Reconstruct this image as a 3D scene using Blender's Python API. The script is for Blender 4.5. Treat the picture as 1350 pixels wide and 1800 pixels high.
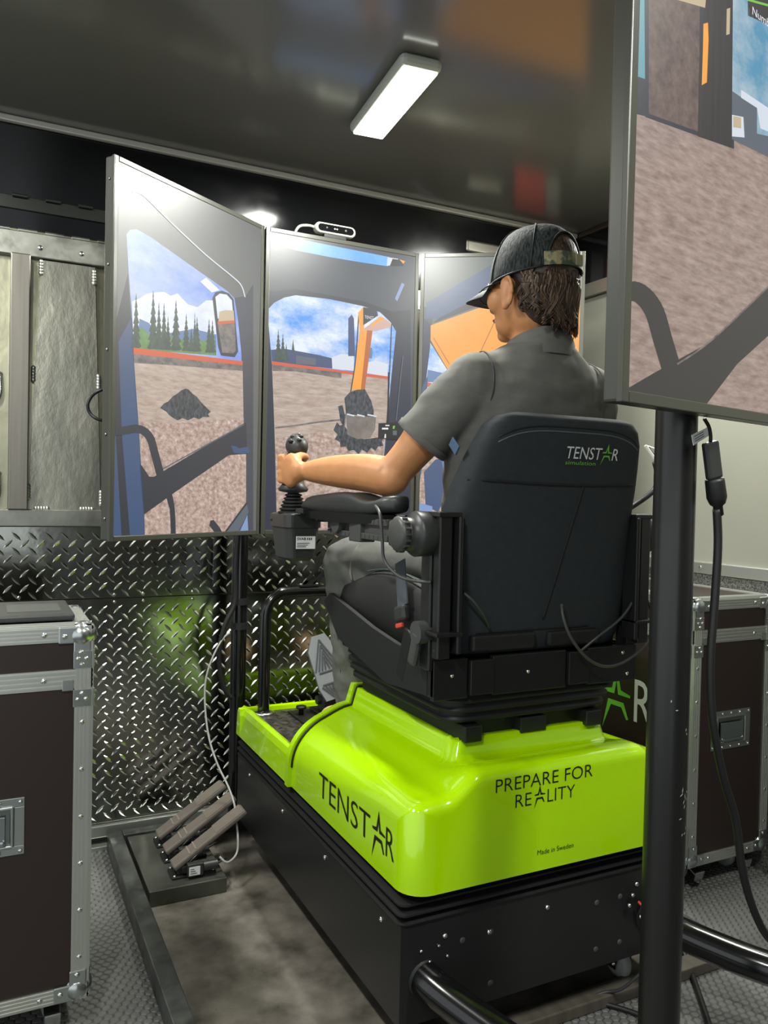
import bpy, bmesh, math, random
from mathutils import Vector, Matrix, noise
random.seed(7)
for o in list(bpy.data.objects): bpy.data.objects.remove(o, do_unlink=True)
scene = bpy.context.scene
COL = scene.collection
# ---------------------------------------------------------------- camera
F, CX, CY = 1400.0, 675.0, 900.0
CAMP = Vector((0, 0, 1.15))
TH = math.radians(26.5); PITCH = -math.atan(30/1400); ROLL = math.radians(1.26)
_h = Vector((math.sin(TH), math.cos(TH), 0)); _r = Vector((math.cos(TH), -math.sin(TH), 0)); _u = Vector((0, 0, 1))
FW = _h*math.cos(PITCH) + _u*math.sin(PITCH)
UP = _u*math.cos(PITCH) - _h*math.sin(PITCH)
CXV = _r*math.cos(ROLL) + UP*math.sin(ROLL)
CYV = -_r*math.sin(ROLL) + UP*math.cos(ROLL)
cam_d = bpy.data.cameras.new('camera'); cam = bpy.data.objects.new('camera', cam_d); COL.objects.link(cam)
cam_d.sensor_fit = 'HORIZONTAL'; cam_d.sensor_width = 36; cam_d.lens = 36*F/1350
cam_d.clip_start = 0.05
R3 = Matrix((CXV, CYV, -FW)).transposed()
cam.matrix_world = Matrix.Translation(CAMP) @ R3.to_4x4()
scene.camera = cam
# ---------------------------------------------------------------- world, light, exposure
world = bpy.data.worlds.new('world'); scene.world = world; world.use_nodes = True
bg = world.node_tree.nodes['Background']; bg.inputs[0].default_value = (0.92, 0.97, 1.0, 1); bg.inputs[1].default_value = 1.15
scene.view_settings.view_transform = 'Standard'; scene.view_settings.look = 'None'
scene.view_settings.exposure = 0.0; scene.view_settings.gamma = 1.0
scene.view_settings.use_curve_mapping = False
LAMP_W = 33.0
SCREEN = 1.0
# ---------------------------------------------------------------- pixel rays
def ray(px, py): return (FW*F + CXV*(px-CX) - CYV*(py-CY))
def P(px, py, X=None, Y=None, Z=None, pl=None):
    d = ray(px, py)
    if X is not None: t = (X-CAMP.x)/d.x
    elif Y is not None: t = (Y-CAMP.y)/d.y
    elif Z is not None: t = (Z-CAMP.z)/d.z
    else:
        p0, n = pl; t = (p0-CAMP).dot(n)/d.dot(n)
    return CAMP + d*t
def V(*a): return Vector(a)
# ---------------------------------------------------------------- materials
def lin(c): return c/12.92 if c <= 0.04045 else ((c+0.055)/1.055)**2.4
def S(h):
    h = h.lstrip('#'); return tuple(lin(int(h[i:i+2], 16)/255) for i in (0, 2, 4)) + (1,)
MATS = {}
def mat(name, col, rough=0.5, metal=0.0, spec=0.5, emit=None, es=1.0, noise_=None, bump=None, coat=0.0, sss=0.0, rnoise=None):
    """noise_=(scale, colour2, contrast) ; bump=(scale, strength) ; rnoise=(scale, lo, hi)"""
    if name in MATS: return MATS[name]
    m = bpy.data.materials.new(name); m.use_nodes = True; nt = m.node_tree; b = nt.nodes['Principled BSDF']
    c = S(col) if isinstance(col, str) else col
    b.inputs['Base Color'].default_value = c; b.inputs['Roughness'].default_value = rough
    b.inputs['Metallic'].default_value = metal; b.inputs['Specular IOR Level'].default_value = spec
    if coat: b.inputs['Coat Weight'].default_value = coat; b.inputs['Coat Roughness'].default_value = 0.05
    if sss: b.inputs['Subsurface Weight'].default_value = sss; b.inputs['Subsurface Radius'].default_value = (0.012, 0.006, 0.003)
    tc = nt.nodes.new('ShaderNodeTexCoord')
    def nz(scale, detail=4, rough_=0.6):
        n = nt.nodes.new('ShaderNodeTexNoise'); n.inputs['Scale'].default_value = scale if not isinstance(scale, tuple) else 1.0
        n.inputs['Detail'].default_value = detail; n.inputs['Roughness'].default_value = rough_
        if isinstance(scale, tuple):
            mp = nt.nodes.new('ShaderNodeMapping'); mp.inputs['Scale'].default_value = scale
            nt.links.new(tc.outputs['Object'], mp.inputs['Vector']); nt.links.new(mp.outputs[0], n.inputs['Vector'])
        else: nt.links.new(tc.outputs['Object'], n.inputs['Vector'])
        return n
    if noise_:
        n = nz(noise_[0]); r = nt.nodes.new('ShaderNodeValToRGB'); k = noise_[2] if len(noise_) > 2 else 0.2
        r.color_ramp.elements[0].position = 0.5-k; r.color_ramp.elements[1].position = 0.5+k
        r.color_ramp.elements[0].color = c; r.color_ramp.elements[1].color = S(noise_[1])
        nt.links.new(n.outputs[0], r.inputs[0]); nt.links.new(r.outputs[0], b.inputs['Base Color'])
    if rnoise:
        n = nz(rnoise[0]); mr = nt.nodes.new('ShaderNodeMapRange'); mr.inputs[1].default_value = 0.3; mr.inputs[2].default_value = 0.7
        mr.inputs[3].default_value = rnoise[1]; mr.inputs[4].default_value = rnoise[2]
        nt.links.new(n.outputs[0], mr.inputs[0]); nt.links.new(mr.outputs[0], b.inputs['Roughness'])
    if bump:
        n = nz(bump[0]); bp = nt.nodes.new('ShaderNodeBump'); bp.inputs['Strength'].default_value = bump[1]
        bp.inputs['Distance'].default_value = bump[2] if len(bump) > 2 else 0.002
        nt.links.new(n.outputs[0], bp.inputs['Height']); nt.links.new(bp.outputs[0], b.inputs['Normal'])
    if emit is not None:
        b.inputs['Emission Color'].default_value = S(emit) if isinstance(emit, str) else emit
        b.inputs['Emission Strength'].default_value = es
    MATS[name] = m; return m
def screen_mat(name, col, col2=None, scale=(10, 10, 10), k=0.15, col3=None, detail=5, es=None):
    """picture on a display: emission only, under a semi-matt glass coat"""
    if name in MATS: return MATS[name]
    m = bpy.data.materials.new(name); m.use_nodes = True; nt = m.node_tree; b = nt.nodes['Principled BSDF']
    b.inputs['Base Color'].default_value = (0.012, 0.012, 0.014, 1); b.inputs['Roughness'].default_value = 0.40
    b.inputs['Specular IOR Level'].default_value = 0.5
    b.inputs['Emission Color'].default_value = S(col); b.inputs['Emission Strength'].default_value = es or SCREEN
    if col2:
        tc = nt.nodes.new('ShaderNodeTexCoord'); mp = nt.nodes.new('ShaderNodeMapping'); mp.inputs['Scale'].default_value = scale
        n = nt.nodes.new('ShaderNodeTexNoise'); n.inputs['Scale'].default_value = 1.0; n.inputs['Detail'].default_value = detail; n.inputs['Roughness'].default_value = 0.65
        r = nt.nodes.new('ShaderNodeValToRGB'); e = r.color_ramp.elements
        e[0].position = 0.5-k; e[1].position = 0.5+k; e[0].color = S(col); e[1].color = S(col2)
        if col3: x = e.new(0.5+2*k); x.color = S(col3)
        nt.links.new(tc.outputs['Object'], mp.inputs[0]); nt.links.new(mp.outputs[0], n.inputs['Vector'])
        nt.links.new(n.outputs[0], r.inputs[0]); nt.links.new(r.outputs[0], b.inputs['Emission Color'])
    MATS[name] = m; return m
# ---------------------------------------------------------------- mesh builder
class MB:
    def __init__(s): s.v = []; s.f = []; s.m = []; s.sm = []
    def add(s, vs, fs, m=0, smooth=False):
        o = len(s.v); s.v += [Vector(v) for v in vs]
        for f in fs: s.f.append([i+o for i in f]); s.m.append(m); s.sm.append(smooth)
        return s
    def bm(s, b, m=0, smooth=False):
        b.verts.index_update(); s.add([v.co.copy() for v in b.verts], [[v.index for v in f.verts] for f in b.faces], m, smooth); b.free(); return s
    def box(s, x0, x1, y0, y1, z0, z1, bev=0, m=0, seg=2):
        return s.obox(V((x0+x1)/2, (y0+y1)/2, (z0+z1)/2), (abs(x1-x0), abs(y1-y0), abs(z1-z0)), None, bev, m, seg)
    def obox(s, c, size, R=None, bev=0, m=0, seg=2):
        b = bmesh.new(); bmesh.ops.create_cube(b, size=1)
        for v in b.verts: v.co = Vector((v.co.x*size[0], v.co.y*size[1], v.co.z*size[2]))
        if bev > 0: bmesh.ops.bevel(b, geom=b.edges[:], offset=min(bev, 0.49*min(size)), segments=seg, affect='EDGES', profile=0.5)
        for v in b.verts: v.co = (R @ v.co if R is not None else v.co) + Vector(c)
        return s.bm(b, m, False)
    def ring(s, p, d, r, n, ref=None):
        d = Vector(d).normalized(); a = ref if ref else (V(0, 0, 1) if abs(d.z) < 0.9 else V(1, 0, 0))
        x = a.cross(d).normalized(); y = d.cross(x)
        return [Vector(p) + x*(math.cos(2*math.pi*i/n)*r) + y*(math.sin(2*math.pi*i/n)*r) for i in range(n)]
    def cyl(s, p0, p1, r0, r1=None, n=16, m=0, caps=True, smooth=True):
        p0 = Vector(p0); p1 = Vector(p1); r1 = r0 if r1 is None else r1; d = p1-p0
        a = s.ring(p0, d, r0, n); b = s.ring(p1, d, r1, n); o = a+b
        s.add(o, [[i, (i+1) % n, n+(i+1) % n, n+i] for i in range(n)], m, smooth)
        if caps: s.add(a, [list(range(n))[::-1]], m); s.add(b, [list(range(n))], m)
        return s
    def lathe(s, p, d, prof, n=20, m=0, smooth=True, caps=True):
        d = Vector(d).normalized(); rings = [s.ring(Vector(p)+d*h, d, max(r, 1e-4), n) for r, h in prof]
        return s.loft(rings, m, smooth, True, caps)
    def loft(s, rings, m=0, smooth=True, closed=True, caps=True):
        n = len(rings[0]); vs = [v for r in rings for v in r]; fs = []
        for k in range(len(rings)-1):
            for i in range(n if closed else n-1):
                j = (i+1) % n; fs.append([k*n+i, k*n+j, (k+1)*n+j, (k+1)*n+i])
        if caps and closed: fs.append(list(range(n))[::-1]); fs.append([(len(rings)-1)*n+i for i in range(n)])
        return s.add(vs, fs, m, smooth)
    def tube(s, pts, r, n=8, m=0, spl=6, caps=True, smooth=True, flat=None):
        pts = spline([Vector(p) for p in pts], spl) if spl > 1 and len(pts) > 2 else [Vector(p) for p in pts]
        N = len(pts); rings = []; up = None
        for i, p in enumerate(pts):
            d = (pts[min(i+1, N-1)]-pts[max(i-1, 0)]).normalized()
            if up is None:
                a = V(0, 0, 1) if abs(d.z) < 0.9 else V(1, 0, 0); x = a.cross(d).normalized()
            else: x = (up - d*up.dot(d)).normalized()
            up = x; y = d.cross(x); rr = r(i/(N-1)) if callable(r) else r
            ry = rr*(flat or 1)
            rings.append([p + x*(math.cos(2*math.pi*k/n)*rr) + y*(math.sin(2*math.pi*k/n)*ry) for k in range(n)])
        return s.loft(rings, m, smooth, True, caps)
    def ell(s, c, rad, R=None, m=0, nu=16, nv=10):
        vs = []; fs = []
        vs.append(V(0, 0, -1))
        for j in range(1, nv):
            a = -math.pi/2 + math.pi*j/nv
            for i in range(nu): t = 2*math.pi*i/nu; vs.append(V(math.cos(a)*math.cos(t), math.cos(a)*math.sin(t), math.sin(a)))
        vs.append(V(0, 0, 1)); L = len(vs)-1
        for i in range(nu):
            j = (i+1) % nu; fs.append([0, 1+j, 1+i]); fs.append([L, L-nu+i, L-nu+j])
        for k in range(nv-2):
            for i in range(nu):
                j = (i+1) % nu; fs.append([1+k*nu+i, 1+k*nu+j, 1+(k+1)*nu+j, 1+(k+1)*nu+i])
        out = []
        for v in vs:
            v = Vector((v.x*rad[0], v.y*rad[1], v.z*rad[2])); out.append((R @ v if R is not None else v) + Vector(c))
        return s.add(out, fs, m, True)
    def prism(s, poly, n, m=0, bev=0):
        """polygon of 3d points pushed along vector n"""
        k = len(poly); a = [Vector(p) for p in poly]; b = [p + Vector(n) for p in a]
        s.add(a+b, [list(range(k))[::-1], [k+i for i in range(k)]] + [[i, (i+1) % k, k+(i+1) % k, k+i] for i in range(k)], m)
        return s
    def text(s, txt, o, u, v, size, m=0, depth=0.0006, align='LEFT', sx=1.0, thick=0.0, width=None):
        c = bpy.data.curves.new('t', 'FONT'); c.body = txt; c.size = 1.0; c.align_x = 'LEFT'; c.offset = thick; c.resolution_u = 3
        t = bpy.data.objects.new('t', c); COL.objects.link(t); bpy.context.view_layer.update()
        me = t.to_mesh(); vs = [x.co.copy() for x in me.vertices]; fs = [list(p.vertices) for p in me.polygons]; t.to_mesh_clear()
        bpy.data.objects.remove(t); bpy.data.curves.remove(c)
        if not vs: return s
        x0 = min(q.x for q in vs); x1 = max(q.x for q in vs); hcap = 0.69
        u = Vector(u).normalized(); v = Vector(v).normalized(); n = u.cross(v); k = size/hcap; kx = k*sx
        if width: kx = width/(x1-x0)
        W = (x1-x0)*kx; off = 0 if align == 'LEFT' else -W/2
        s.add([Vector(o) + u*((q.x-x0)*kx+off) + v*(q.y*k) + n*depth for q in vs], fs, m); return s
    def build(s, name, mats, parent=None, loc=None, kind=None, autosmooth=True):
        mats = mats if isinstance(mats, (list, tuple)) else [mats]
        if parent is not None: org = ORG[parent.name]
        elif loc is not None: org = Vector(loc)
        else:
            xs = [v.x for v in s.v]; ys = [v.y for v in s.v]; zs = [v.z for v in s.v]
            org = V((min(xs)+max(xs))/2, (min(ys)+max(ys))/2, min(zs))
        me = bpy.data.meshes.new(name); me.from_pydata([v-org for v in s.v], [], s.f)
        me.polygons.foreach_set('material_index', s.m); me.polygons.foreach_set('use_smooth', s.sm)
        for x in mats: me.materials.append(x)
        me.validate(); me.update()
        b = bmesh.new(); b.from_mesh(me); bmesh.ops.recalc_face_normals(b, faces=b.faces[:]); b.to_mesh(me); b.free()
        o = bpy.data.objects.new(name, me); COL.objects.link(o)
        if parent is not None: o.parent = parent
        else: o.location = org
        ORG[o.name] = org
        if kind: o['kind'] = kind
        return o
ORG = {}
def spline(p, k):
    out = []; n = len(p)
    for i in range(n-1):
        a = p[max(i-1, 0)]; b = p[i]; c = p[i+1]; d = p[min(i+2, n-1)]
        for j in range(k):
            t = j/k; out.append(0.5*((2*b) + (c-a)*t + (2*a-5*b+4*c-d)*t*t + (3*b-a-3*c+d)*t**3))
    out.append(p[-1]); return out
def tag(o, label, cat, group=None):
    o['label'] = label; o['category'] = cat
    if group: o['group'] = group
    return o
def thing(name, label, cat, loc, group=None):
    o = bpy.data.objects.new(name, None); COL.objects.link(o); o.location = loc; o.empty_display_size = 0.05
    ORG[o.name] = Vector(loc); return tag(o, label, cat, group)
def one(name, mb, mats, label, cat, group=None): return tag(mb.build(name, mats), label, cat, group)
def star(mb, o, u, v, h, m=0, depth=0.0006):
    """the star that stands for the letter A; h = cap height of its neighbours"""
    u = Vector(u).normalized(); v = Vector(v).normalized(); n = u.cross(v)
    up = [(-.46, .56), (-.15, .62), (0, 1.18), (.15, .62), (.46, .56), (.46, .50), (.06, .50), (0, .84), (-.07, .50), (-.40, .49)]
    lo = [(-.46, -.42), (-.27, .34), (.25, .34), (.42, -.02), (.35, -.04), (.18, .22), (-.17, .22)]
    for poly in (up, lo):
        pts = [Vector(o) + u*(x*h) + v*(y*h) + n*depth for x, y in poly]
        if poly is up: mb.add(pts, [[0, 1, 8, 9], [1, 2, 7, 8], [2, 3, 6, 7], [3, 4, 5, 6]], m)
        else: mb.add(pts, [[0, 1, 6], [1, 2, 5, 6], [2, 3, 4, 5]], m)
def remesh(mb, voxel, smooth=8, fac=0.5):
    me = bpy.data.meshes.new('tmp'); me.from_pydata(mb.v, [], mb.f); me.update()
    b = bmesh.new(); b.from_mesh(me); bmesh.ops.recalc_face_normals(b, faces=b.faces[:]); b.to_mesh(me); b.free()
    o = bpy.data.objects.new('tmp', me); COL.objects.link(o)
    r = o.modifiers.new('r', 'REMESH'); r.mode = 'VOXEL'; r.voxel_size = voxel
    if smooth: q = o.modifiers.new('s', 'SMOOTH'); q.factor = fac; q.iterations = smooth
    bpy.context.view_layer.update(); dg = bpy.context.evaluated_depsgraph_get(); e = o.evaluated_get(dg); m2 = e.to_mesh()
    out = MB(); out.add([v.co.copy() for v in m2.vertices], [list(p.vertices) for p in m2.polygons], 0, True)
    e.to_mesh_clear(); bpy.data.objects.remove(o); bpy.data.meshes.remove(me); return out
def rot(ax, deg): return Matrix.Rotation(math.radians(deg), 3, ax)
# ---------------------------------------------------------------- shared materials
M_alu = mat('mill_aluminium', '#a9aaa2', 0.34, 1.0, noise_=(6, '#8d8e85', 0.25), bump=(18, 0.25, 0.002), rnoise=(9, 0.22, 0.5))
M_aluext = mat('aluminium_extrusion', '#c3c6bf', 0.38, 0.9)
M_sheet = mat('crinkled_aluminium', '#8f9086', 0.36, 1.0, noise_=((14, 14, 4), '#b5b4a6', 0.2), bump=((26, 26, 14), 0.25, 0.005))
M_plate = mat('treadplate', '#a2a49d', 0.13, 1.0, bump=(7, 0.12, 0.006), rnoise=(5, 0.07, 0.2))
M_lug = mat('treadplate_lug', '#d5d7cf', 0.16, 1.0)
M_steel = mat('zinc_steel', '#c9cdca', 0.22, 1.0)
M_chrome = mat('bright_screw', '#d8dad6', 0.18, 1.0)
M_blackp = mat('black_powdercoat', '#191a1a', 0.34, 0.0, 0.5, bump=(300, 0.05, 0.0005))
M_blackg = mat('black_gloss_tube', '#0b0c0c', 0.16, 0.0, 0.6)
M_rub = mat('black_rubber', '#161717', 0.5, 0.0, 0.4)
M_plas = mat('dark_grey_plastic', '#2b2d2c', 0.42, 0.0, 0.5, bump=(500, 0.06, 0.0004))
M_plasl = mat('mid_grey_plastic', '#3d3f3d', 0.45)
M_lime = mat('lime_gelcoat', '#9dcb00', 0.14, 0.0, 0.5, coat=0.5)
M_black_print = mat('black_print', '#0a0a0a', 0.5)
M_white_print = mat('white_print', '#d5d8d8', 0.55)
M_lime_print = mat('green_print', '#62b52c', 0.55)
M_brown = mat('brown_plywood_laminate', '#251b17', 0.42, bump=(900, 0.12, 0.0004))
M_lamp = mat('lamp_diffuser', '#f6fff2', 0.5, emit='#f8fff0', es=9.0)
M_lampf = mat('lamp_housing', '#b9bcae', 0.4)
M_wood = mat('edge_board', '#504b41', 0.7, noise_=((40, 6, 6), '#3e3a32', 0.2))
# ================================================================ THE SETTING
WY, WX, CZ = 2.68, 2.20, 2.25          # back wall, right wall, ceiling
def struct(name, mb, mats, parent=None):
    o = mb.build(name, mats, parent)
    if parent is None: o['kind'] = 'structure'
    return o
M_floor = mat('rubber_floor', '#3a3b39', 0.42, noise_=(5, '#484946', 0.25), bump=(200, 0.15, 0.0006))
M_hex = mat('rubber_hex_studs', '#575856', 0.34, noise_=(7, '#6a6b68', 0.25))
floor = struct('floor', MB().box(-2.2, 3.2, -2.2, 3.2, -0.05, 0.0), M_floor)
hx = MB(); hp = 0.0215
def hexes(x0, x1, y0, y1):
    ny = int((y1-y0)/(hp*0.78)); nx = int((x1-x0)/hp)
    for j in range(ny):
        for i in range(nx):
            cx = x0 + (i+0.5*(j % 2))*hp; cy = y0 + j*hp*0.78
            b = [V(cx+math.cos(a)*hp*0.50, cy+math.sin(a)*hp*0.46, 0.0) for a in [math.pi/6+k*math.pi/3 for k in range(6)]]
            t = [V(cx+(p.x-cx)*0.80, cy+(p.y-cy)*0.80, 0.0022) for p in b]
            hx.add(b+t, [[k, (k+1) % 6, 6+(k+1) % 6, 6+k] for k in range(6)] + [[6, 7, 8, 9, 10, 11]], 0)
hexes(0.0, 0.40, 1.2, 2.66); hexes(0.7, 2.19, 0.75, 2.05); hexes(-0.5, 0.7, 0.7, 1.35)
hx.build('hexagon_studs', M_hex, floor, kind='stuff')

M_ceil = mat('satin_black_ceiling', '#696863', 0.16, 0.0, 0.95, noise_=(1.2, '#73726c', 0.3), rnoise=(2.0, 0.13, 0.20))
ceiling = struct('ceiling', MB().box(-2.2, WX+0.06, -2.2, WY+0.1, CZ, CZ+0.05), M_ceil)
M_trim = mat('ceiling_trim_metal', '#d2cec2', 0.35, 0.3)
struct('trim_1', MB().box(-2.0, WX-0.02, WY-0.052, WY-0.032, CZ-0.020, CZ-0.001, 0.004), M_trim)
struct('trim_2', MB().box(WX-0.022, WX-0.002, -1.5, WY-0.055, CZ-0.022, CZ-0.001, 0.004), mat('dull_trim', '#6d625c', 0.4, 0.8))
# --- back wall: black glossy panel on top, aluminium hatch band, treadplate below
M_blackwall = mat('gloss_black_panel', '#0d0e0f', 0.09, 0.0, 0.6, noise_=(3, '#15171a', 0.25), rnoise=(4, 0.06, 0.14))
ZB = 1.93      # bottom of the black panel
ZP = 1.035     # top of the treadplate
wall = struct('wall_back', MB().box(-2.2, WX+0.06, WY, WY+0.06, 0, CZ), mat('wall_core', '#56574f', 0.5, 0.6))
MB().prism([V(-2.0, WY, ZB), V(-2.0, WY-0.012, ZB), V(-2.0, WY-0.031, CZ-0.001), V(-2.0, WY, CZ-0.001)], (WX+1.998, 0, 0)).build('black_upper_panel', M_blackwall, wall)
dk = mat('hinge_reflection_dark', '#3c3e3b', 0.35, 0.8)  # solid dark strip and knuckles standing in for the hinge's reflection in the gloss
h = MB(); h.box(-0.6, 0.62, WY-0.022, WY-0.012, ZB+0.055, ZB+0.095, 0.002)
h.build('hinge_reflection_leaf', dk, wall)
for i in range(12):
    MB().cyl(V(-0.5+i*0.093, WY-0.026, ZB+0.094), V(-0.5+i*0.093+0.042, WY-0.026, ZB+0.094), 0.006, n=8).build('hinge_reflection_knuckle', dk, wall)
# aluminium hatch band
MB().box(-0.6, 1.95, WY-0.008, WY, ZP, ZB).build('backing_sheet', mat('backing_aluminium', '#b4b29a', 0.3, 1.0, noise_=(5, '#9a9a84', 0.25), bump=(9, 0.3, 0.004)), wall)
MB().box(-0.6, 1.95, WY-0.035, WY-0.008, ZB-0.085, ZB-0.012, 0.003).build('hatch_top_rail', M_alu, wall)
MB().box(-0.6, 1.95, WY-0.040, WY-0.008, ZP-0.005, ZP+0.048, 0.003).build('hatch_bottom_rail', M_alu, wall)
for i in range(16):
    x = -0.30+i*0.075
    MB().cyl(V(x, WY-0.03, ZB-0.010), V(x+0.052, WY-0.03, ZB-0.010), 0.007, n=10).build('hinge_barrel', M_alu, wall)
for i in range(8):
    x = -0.10+i*0.118
    MB().lathe(V(x, WY-0.035, ZB-0.055), V(0, -1, 0), [(0.0075, 0), (0.0075, 0.003), (0.004, 0.005)], 10).build('rivet', M_steel, wall)
for x in (0.055, 0.72, 1.40):
    p = MB().box(x, x+0.055, WY-0.062, WY-0.008, ZP+0.046, ZB-0.085, 0.004).build('hatch_post', mat('brushed_tube', '#8b8880', 0.4, 0.9, noise_=((60, 60, 2), '#7a7770', 0.2)), wall)
for x in (-0.23, 0.11):
    q = [V(x+0.03, WY-0.012, ZB-0.088), V(x+0.185, WY-0.012, ZB-0.088), V(x+0.212, WY-0.012, ZP+0.046), V(x, WY-0.012, ZP+0.046)]
    g = MB().prism(q, (0, -0.012, 0)); g.build('hatch_gusset', M_sheet, wall)
    c = [(x+0.03, ZB-0.11, 0, 1), (x+0.183, ZB-0.12, 0, 1), (x+0.002, ZP+0.10, 0, 1), (x+0.212, ZP+0.085, 0, 1), (x+0.04, ZP+0.050, 1, 0), (x+0.17, ZP+0.050, 1, 0), (x+0.012, ZP+0.46, 0, 1), (x+0.2, ZP+0.45, 0, 1)]
    for cx, cz, dx, dz in c:
        w = MB()
        for k in range(5): w.ell(V(cx+dx*(k-2)*0.008, WY-0.024, cz+dz*(k-2)*0.009), (0.007, 0.005, 0.008), None, 0, 8, 5)
        w.build('weld_bead', M_aluext, wall)
for z in (1.13, 1.43):
    MB().tube([V(0.034, WY-0.008, z+0.06), V(0.03, WY-0.04, z+0.055), V(0.032, WY-0.05, z+0.0), V(0.02, WY-0.04, z-0.03), V(0.005, WY-0.02, z-0.02)], 0.005).build('latch_hook', M_steel, wall)
# treadplate: two sheets with raised lugs
SEAM = 0.80
lo_s = MB().box(-0.8, 2.19, WY-0.012, WY, 0.075, SEAM-0.001, 0.001).build('treadplate_sheet', M_plate, wall)
up_s = MB().box(-0.8, 2.19, WY-0.011, WY, SEAM+0.001, ZP-0.006, 0.001).build('treadplate_sheet', M_plate, wall)
def lugs(z0, z1, y, par):
    g = MB(); p = 0.0325/math.sqrt(2)
    for j in range(int((z1-z0)/p)):
        for i in range(int(1.25/p)):
            cx = -0.70+(2*i+(j % 2))*p; cz = z0+(j+0.5)*p; a = math.radians(45 if j % 2 else -45)
            u = V(math.cos(a), 0, math.sin(a)); w = V(-math.sin(a), 0, math.cos(a)); c = V(cx, y, cz); L, W = 0.0190, 0.0043
            b = [c-u*L, c-u*L*0.35-w*W, c+u*L*0.35-w*W, c+u*L, c+u*L*0.35+w*W, c-u*L*0.35+w*W]; n = V(0, -0.0024, 0)
            b += [c-u*L*0.55+n, c+u*L*0.55+n]
            g.add(b, [[0, 1, 6], [1, 2, 7, 6], [2, 3, 7], [3, 4, 7], [4, 5, 6, 7], [5, 0, 6]], 0, False)
    return g.build('raised_lugs', M_lug, par, kind='stuff')
lugs(0.085, SEAM-0.004, WY-0.012, lo_s); lugs(SEAM+0.004, ZP-0.008, WY-0.011, up_s)
for x in (0.09, 0.37, 0.46, 0.62, 0.80, 1.05):
    MB().lathe(V(x, WY-0.012, SEAM+0.012), V(0, -1, 0), [(0.006, 0), (0.005, 0.003), (0.002, 0.004)], 8).build('rivet', M_chrome, wall)
    MB().lathe(V(x, WY-0.012, SEAM-0.012), V(0, -1, 0), [(0.006, 0), (0.005, 0.003), (0.002, 0.004)], 8).build('rivet', M_chrome, wall)
struct('baseboard_back', MB().box(-0.8, 2.19, WY-0.03, WY-0.001, 0.035, 0.072, 0.003).box(-0.8, 2.19, WY-0.05, WY-0.001, 0.0, 0.014, 0.002), M_aluext)
# --- right wall
M_grey = mat('grey_gloss_wall', '#838377', 0.22, 0.0, 0.5, noise_=(1.5, '#7a7b71', 0.25))
wr = struct('wall_right', MB().box(WX, WX+0.06, -2.2, WY, 0, CZ), M_grey)
MB().box(WX-0.014, WX, -1.0, WY-0.012, 2.03, CZ-0.001).build('black_upper_panel', M_blackwall, wr)
MB().box(WX-0.020, WX, -1.0, WY-0.012, 1.975, 2.03, 0.003).build('upper_rail', mat('grey_rail', '#8b8a7e', 0.35, 0.6), wr)
MB().box(WX-0.014, WX, -1.0, WY-0.013, 0.905, 0.945, 0.003).build('lower_rail', M_aluext, wr)
M_carpet = mat('speckled_carpet', '#1c1c1b', 0.95, noise_=(260, '#6a6a66', 0.12), bump=(300, 0.8, 0.004))
MB().box(WX-0.010, WX, -1.0, WY-0.013, 0.0, 0.904).build('carpet_strip', M_carpet, wr)
for y in (1.62, 1.95, 2.3):
    MB().lathe(V(WX-0.014, y, 0.927), V(-1, 0, 0), [(0.006, 0), (0.005, 0.003), (0.002, 0.004)], 8).build('rivet', M_chrome, wr)
# trailer's other side, unseen, added to darken treadplate reflections, open at left end
struct('wall_front_added', MB().box(0.35, WX+0.06, -1.85, -1.79, 0, CZ), mat('dark_grey_wall', '#3b3b38', 0.5))
# bar standing in for a bright reflection, and red sign, on the black panel
one('panel_glare_bar', MB().box(1.655, 1.815, WY-0.030, WY-0.0125, 2.105, 2.150, 0.012, seg=3), mat('glare_steel', '#b8b4a8', 0.3, 0.9), 'rounded bar standing in for a reflection on the black panel beside the cap', 'reflection stand-in')
sg = thing('wall_sign', 'small red sign box high on the black panel behind the cap', 'sign', V(1.93, WY-0.02, 2.03))
MB().box(1.875, 2.02, WY-0.034, WY-0.0125, 2.03, 2.20, 0.004).build('sign_box', mat('red_sign', '#c42a1c', 0.4), sg)
MB().box(2.03, 2.10, WY-0.03, WY-0.0125, 2.03, 2.20, 0.004).build('sign_end', mat('sign_grey', '#86867c', 0.4), sg)

# --- ceiling lamps
la, lb, lc, ld = [P(*q, Z=CZ-0.03) for q in ((713, 85), (798, 105), (672, 262), (600, 240))]
lcen = (la+lb+lc+ld)/4; lyaw = math.atan2((la-ld).x, (la-ld).y); LL = 0.42; LW = 0.115
def ceiling_lamp(x, y, label, yaw):
    t = thing('ceiling_lamp', label, 'lamp', V(x, y, CZ-0.001), 'ceiling lamps')
    R = rot('Z', -math.degrees(yaw))
    MB().obox(V(x, y, CZ-0.018), (LW, LL, 0.034), R, 0.016, seg=3).build('housing', M_lampf, t)
    MB().obox(V(x, y, CZ-0.0345), (LW-0.022, LL-0.022, 0.010), R, 0.004).build('diffuser', M_lamp, t)
    d = bpy.data.lights.new('lamp_light', 'AREA'); d.shape = 'RECTANGLE'; d.size = LW-0.03; d.size_y = LL-0.03; d.energy = LAMP_W; d.color = (1.0, 1.0, 0.93)
    o = bpy.data.objects.new('lamp_light', d); COL.objects.link(o); o.parent = t; o.location = (0, 0, -0.043); o.rotation_euler = (0, 0, -yaw)
    return t
ceiling_lamp(lcen.x, lcen.y, 'glowing rectangular lamp on the ceiling above the seated person', lyaw)
ceiling_lamp(lcen.x-1.35, lcen.y-0.1, 'added unseen rectangular ceiling lamp above the flight case carrying the laptop', lyaw)  # out of view, added to light the room
ceiling_lamp(lcen.x-1.35, lcen.y-1.75, 'added unseen rectangular ceiling lamp farthest from the seat, near the open trailer end', lyaw)  # another unseen lamp added as fill
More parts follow.
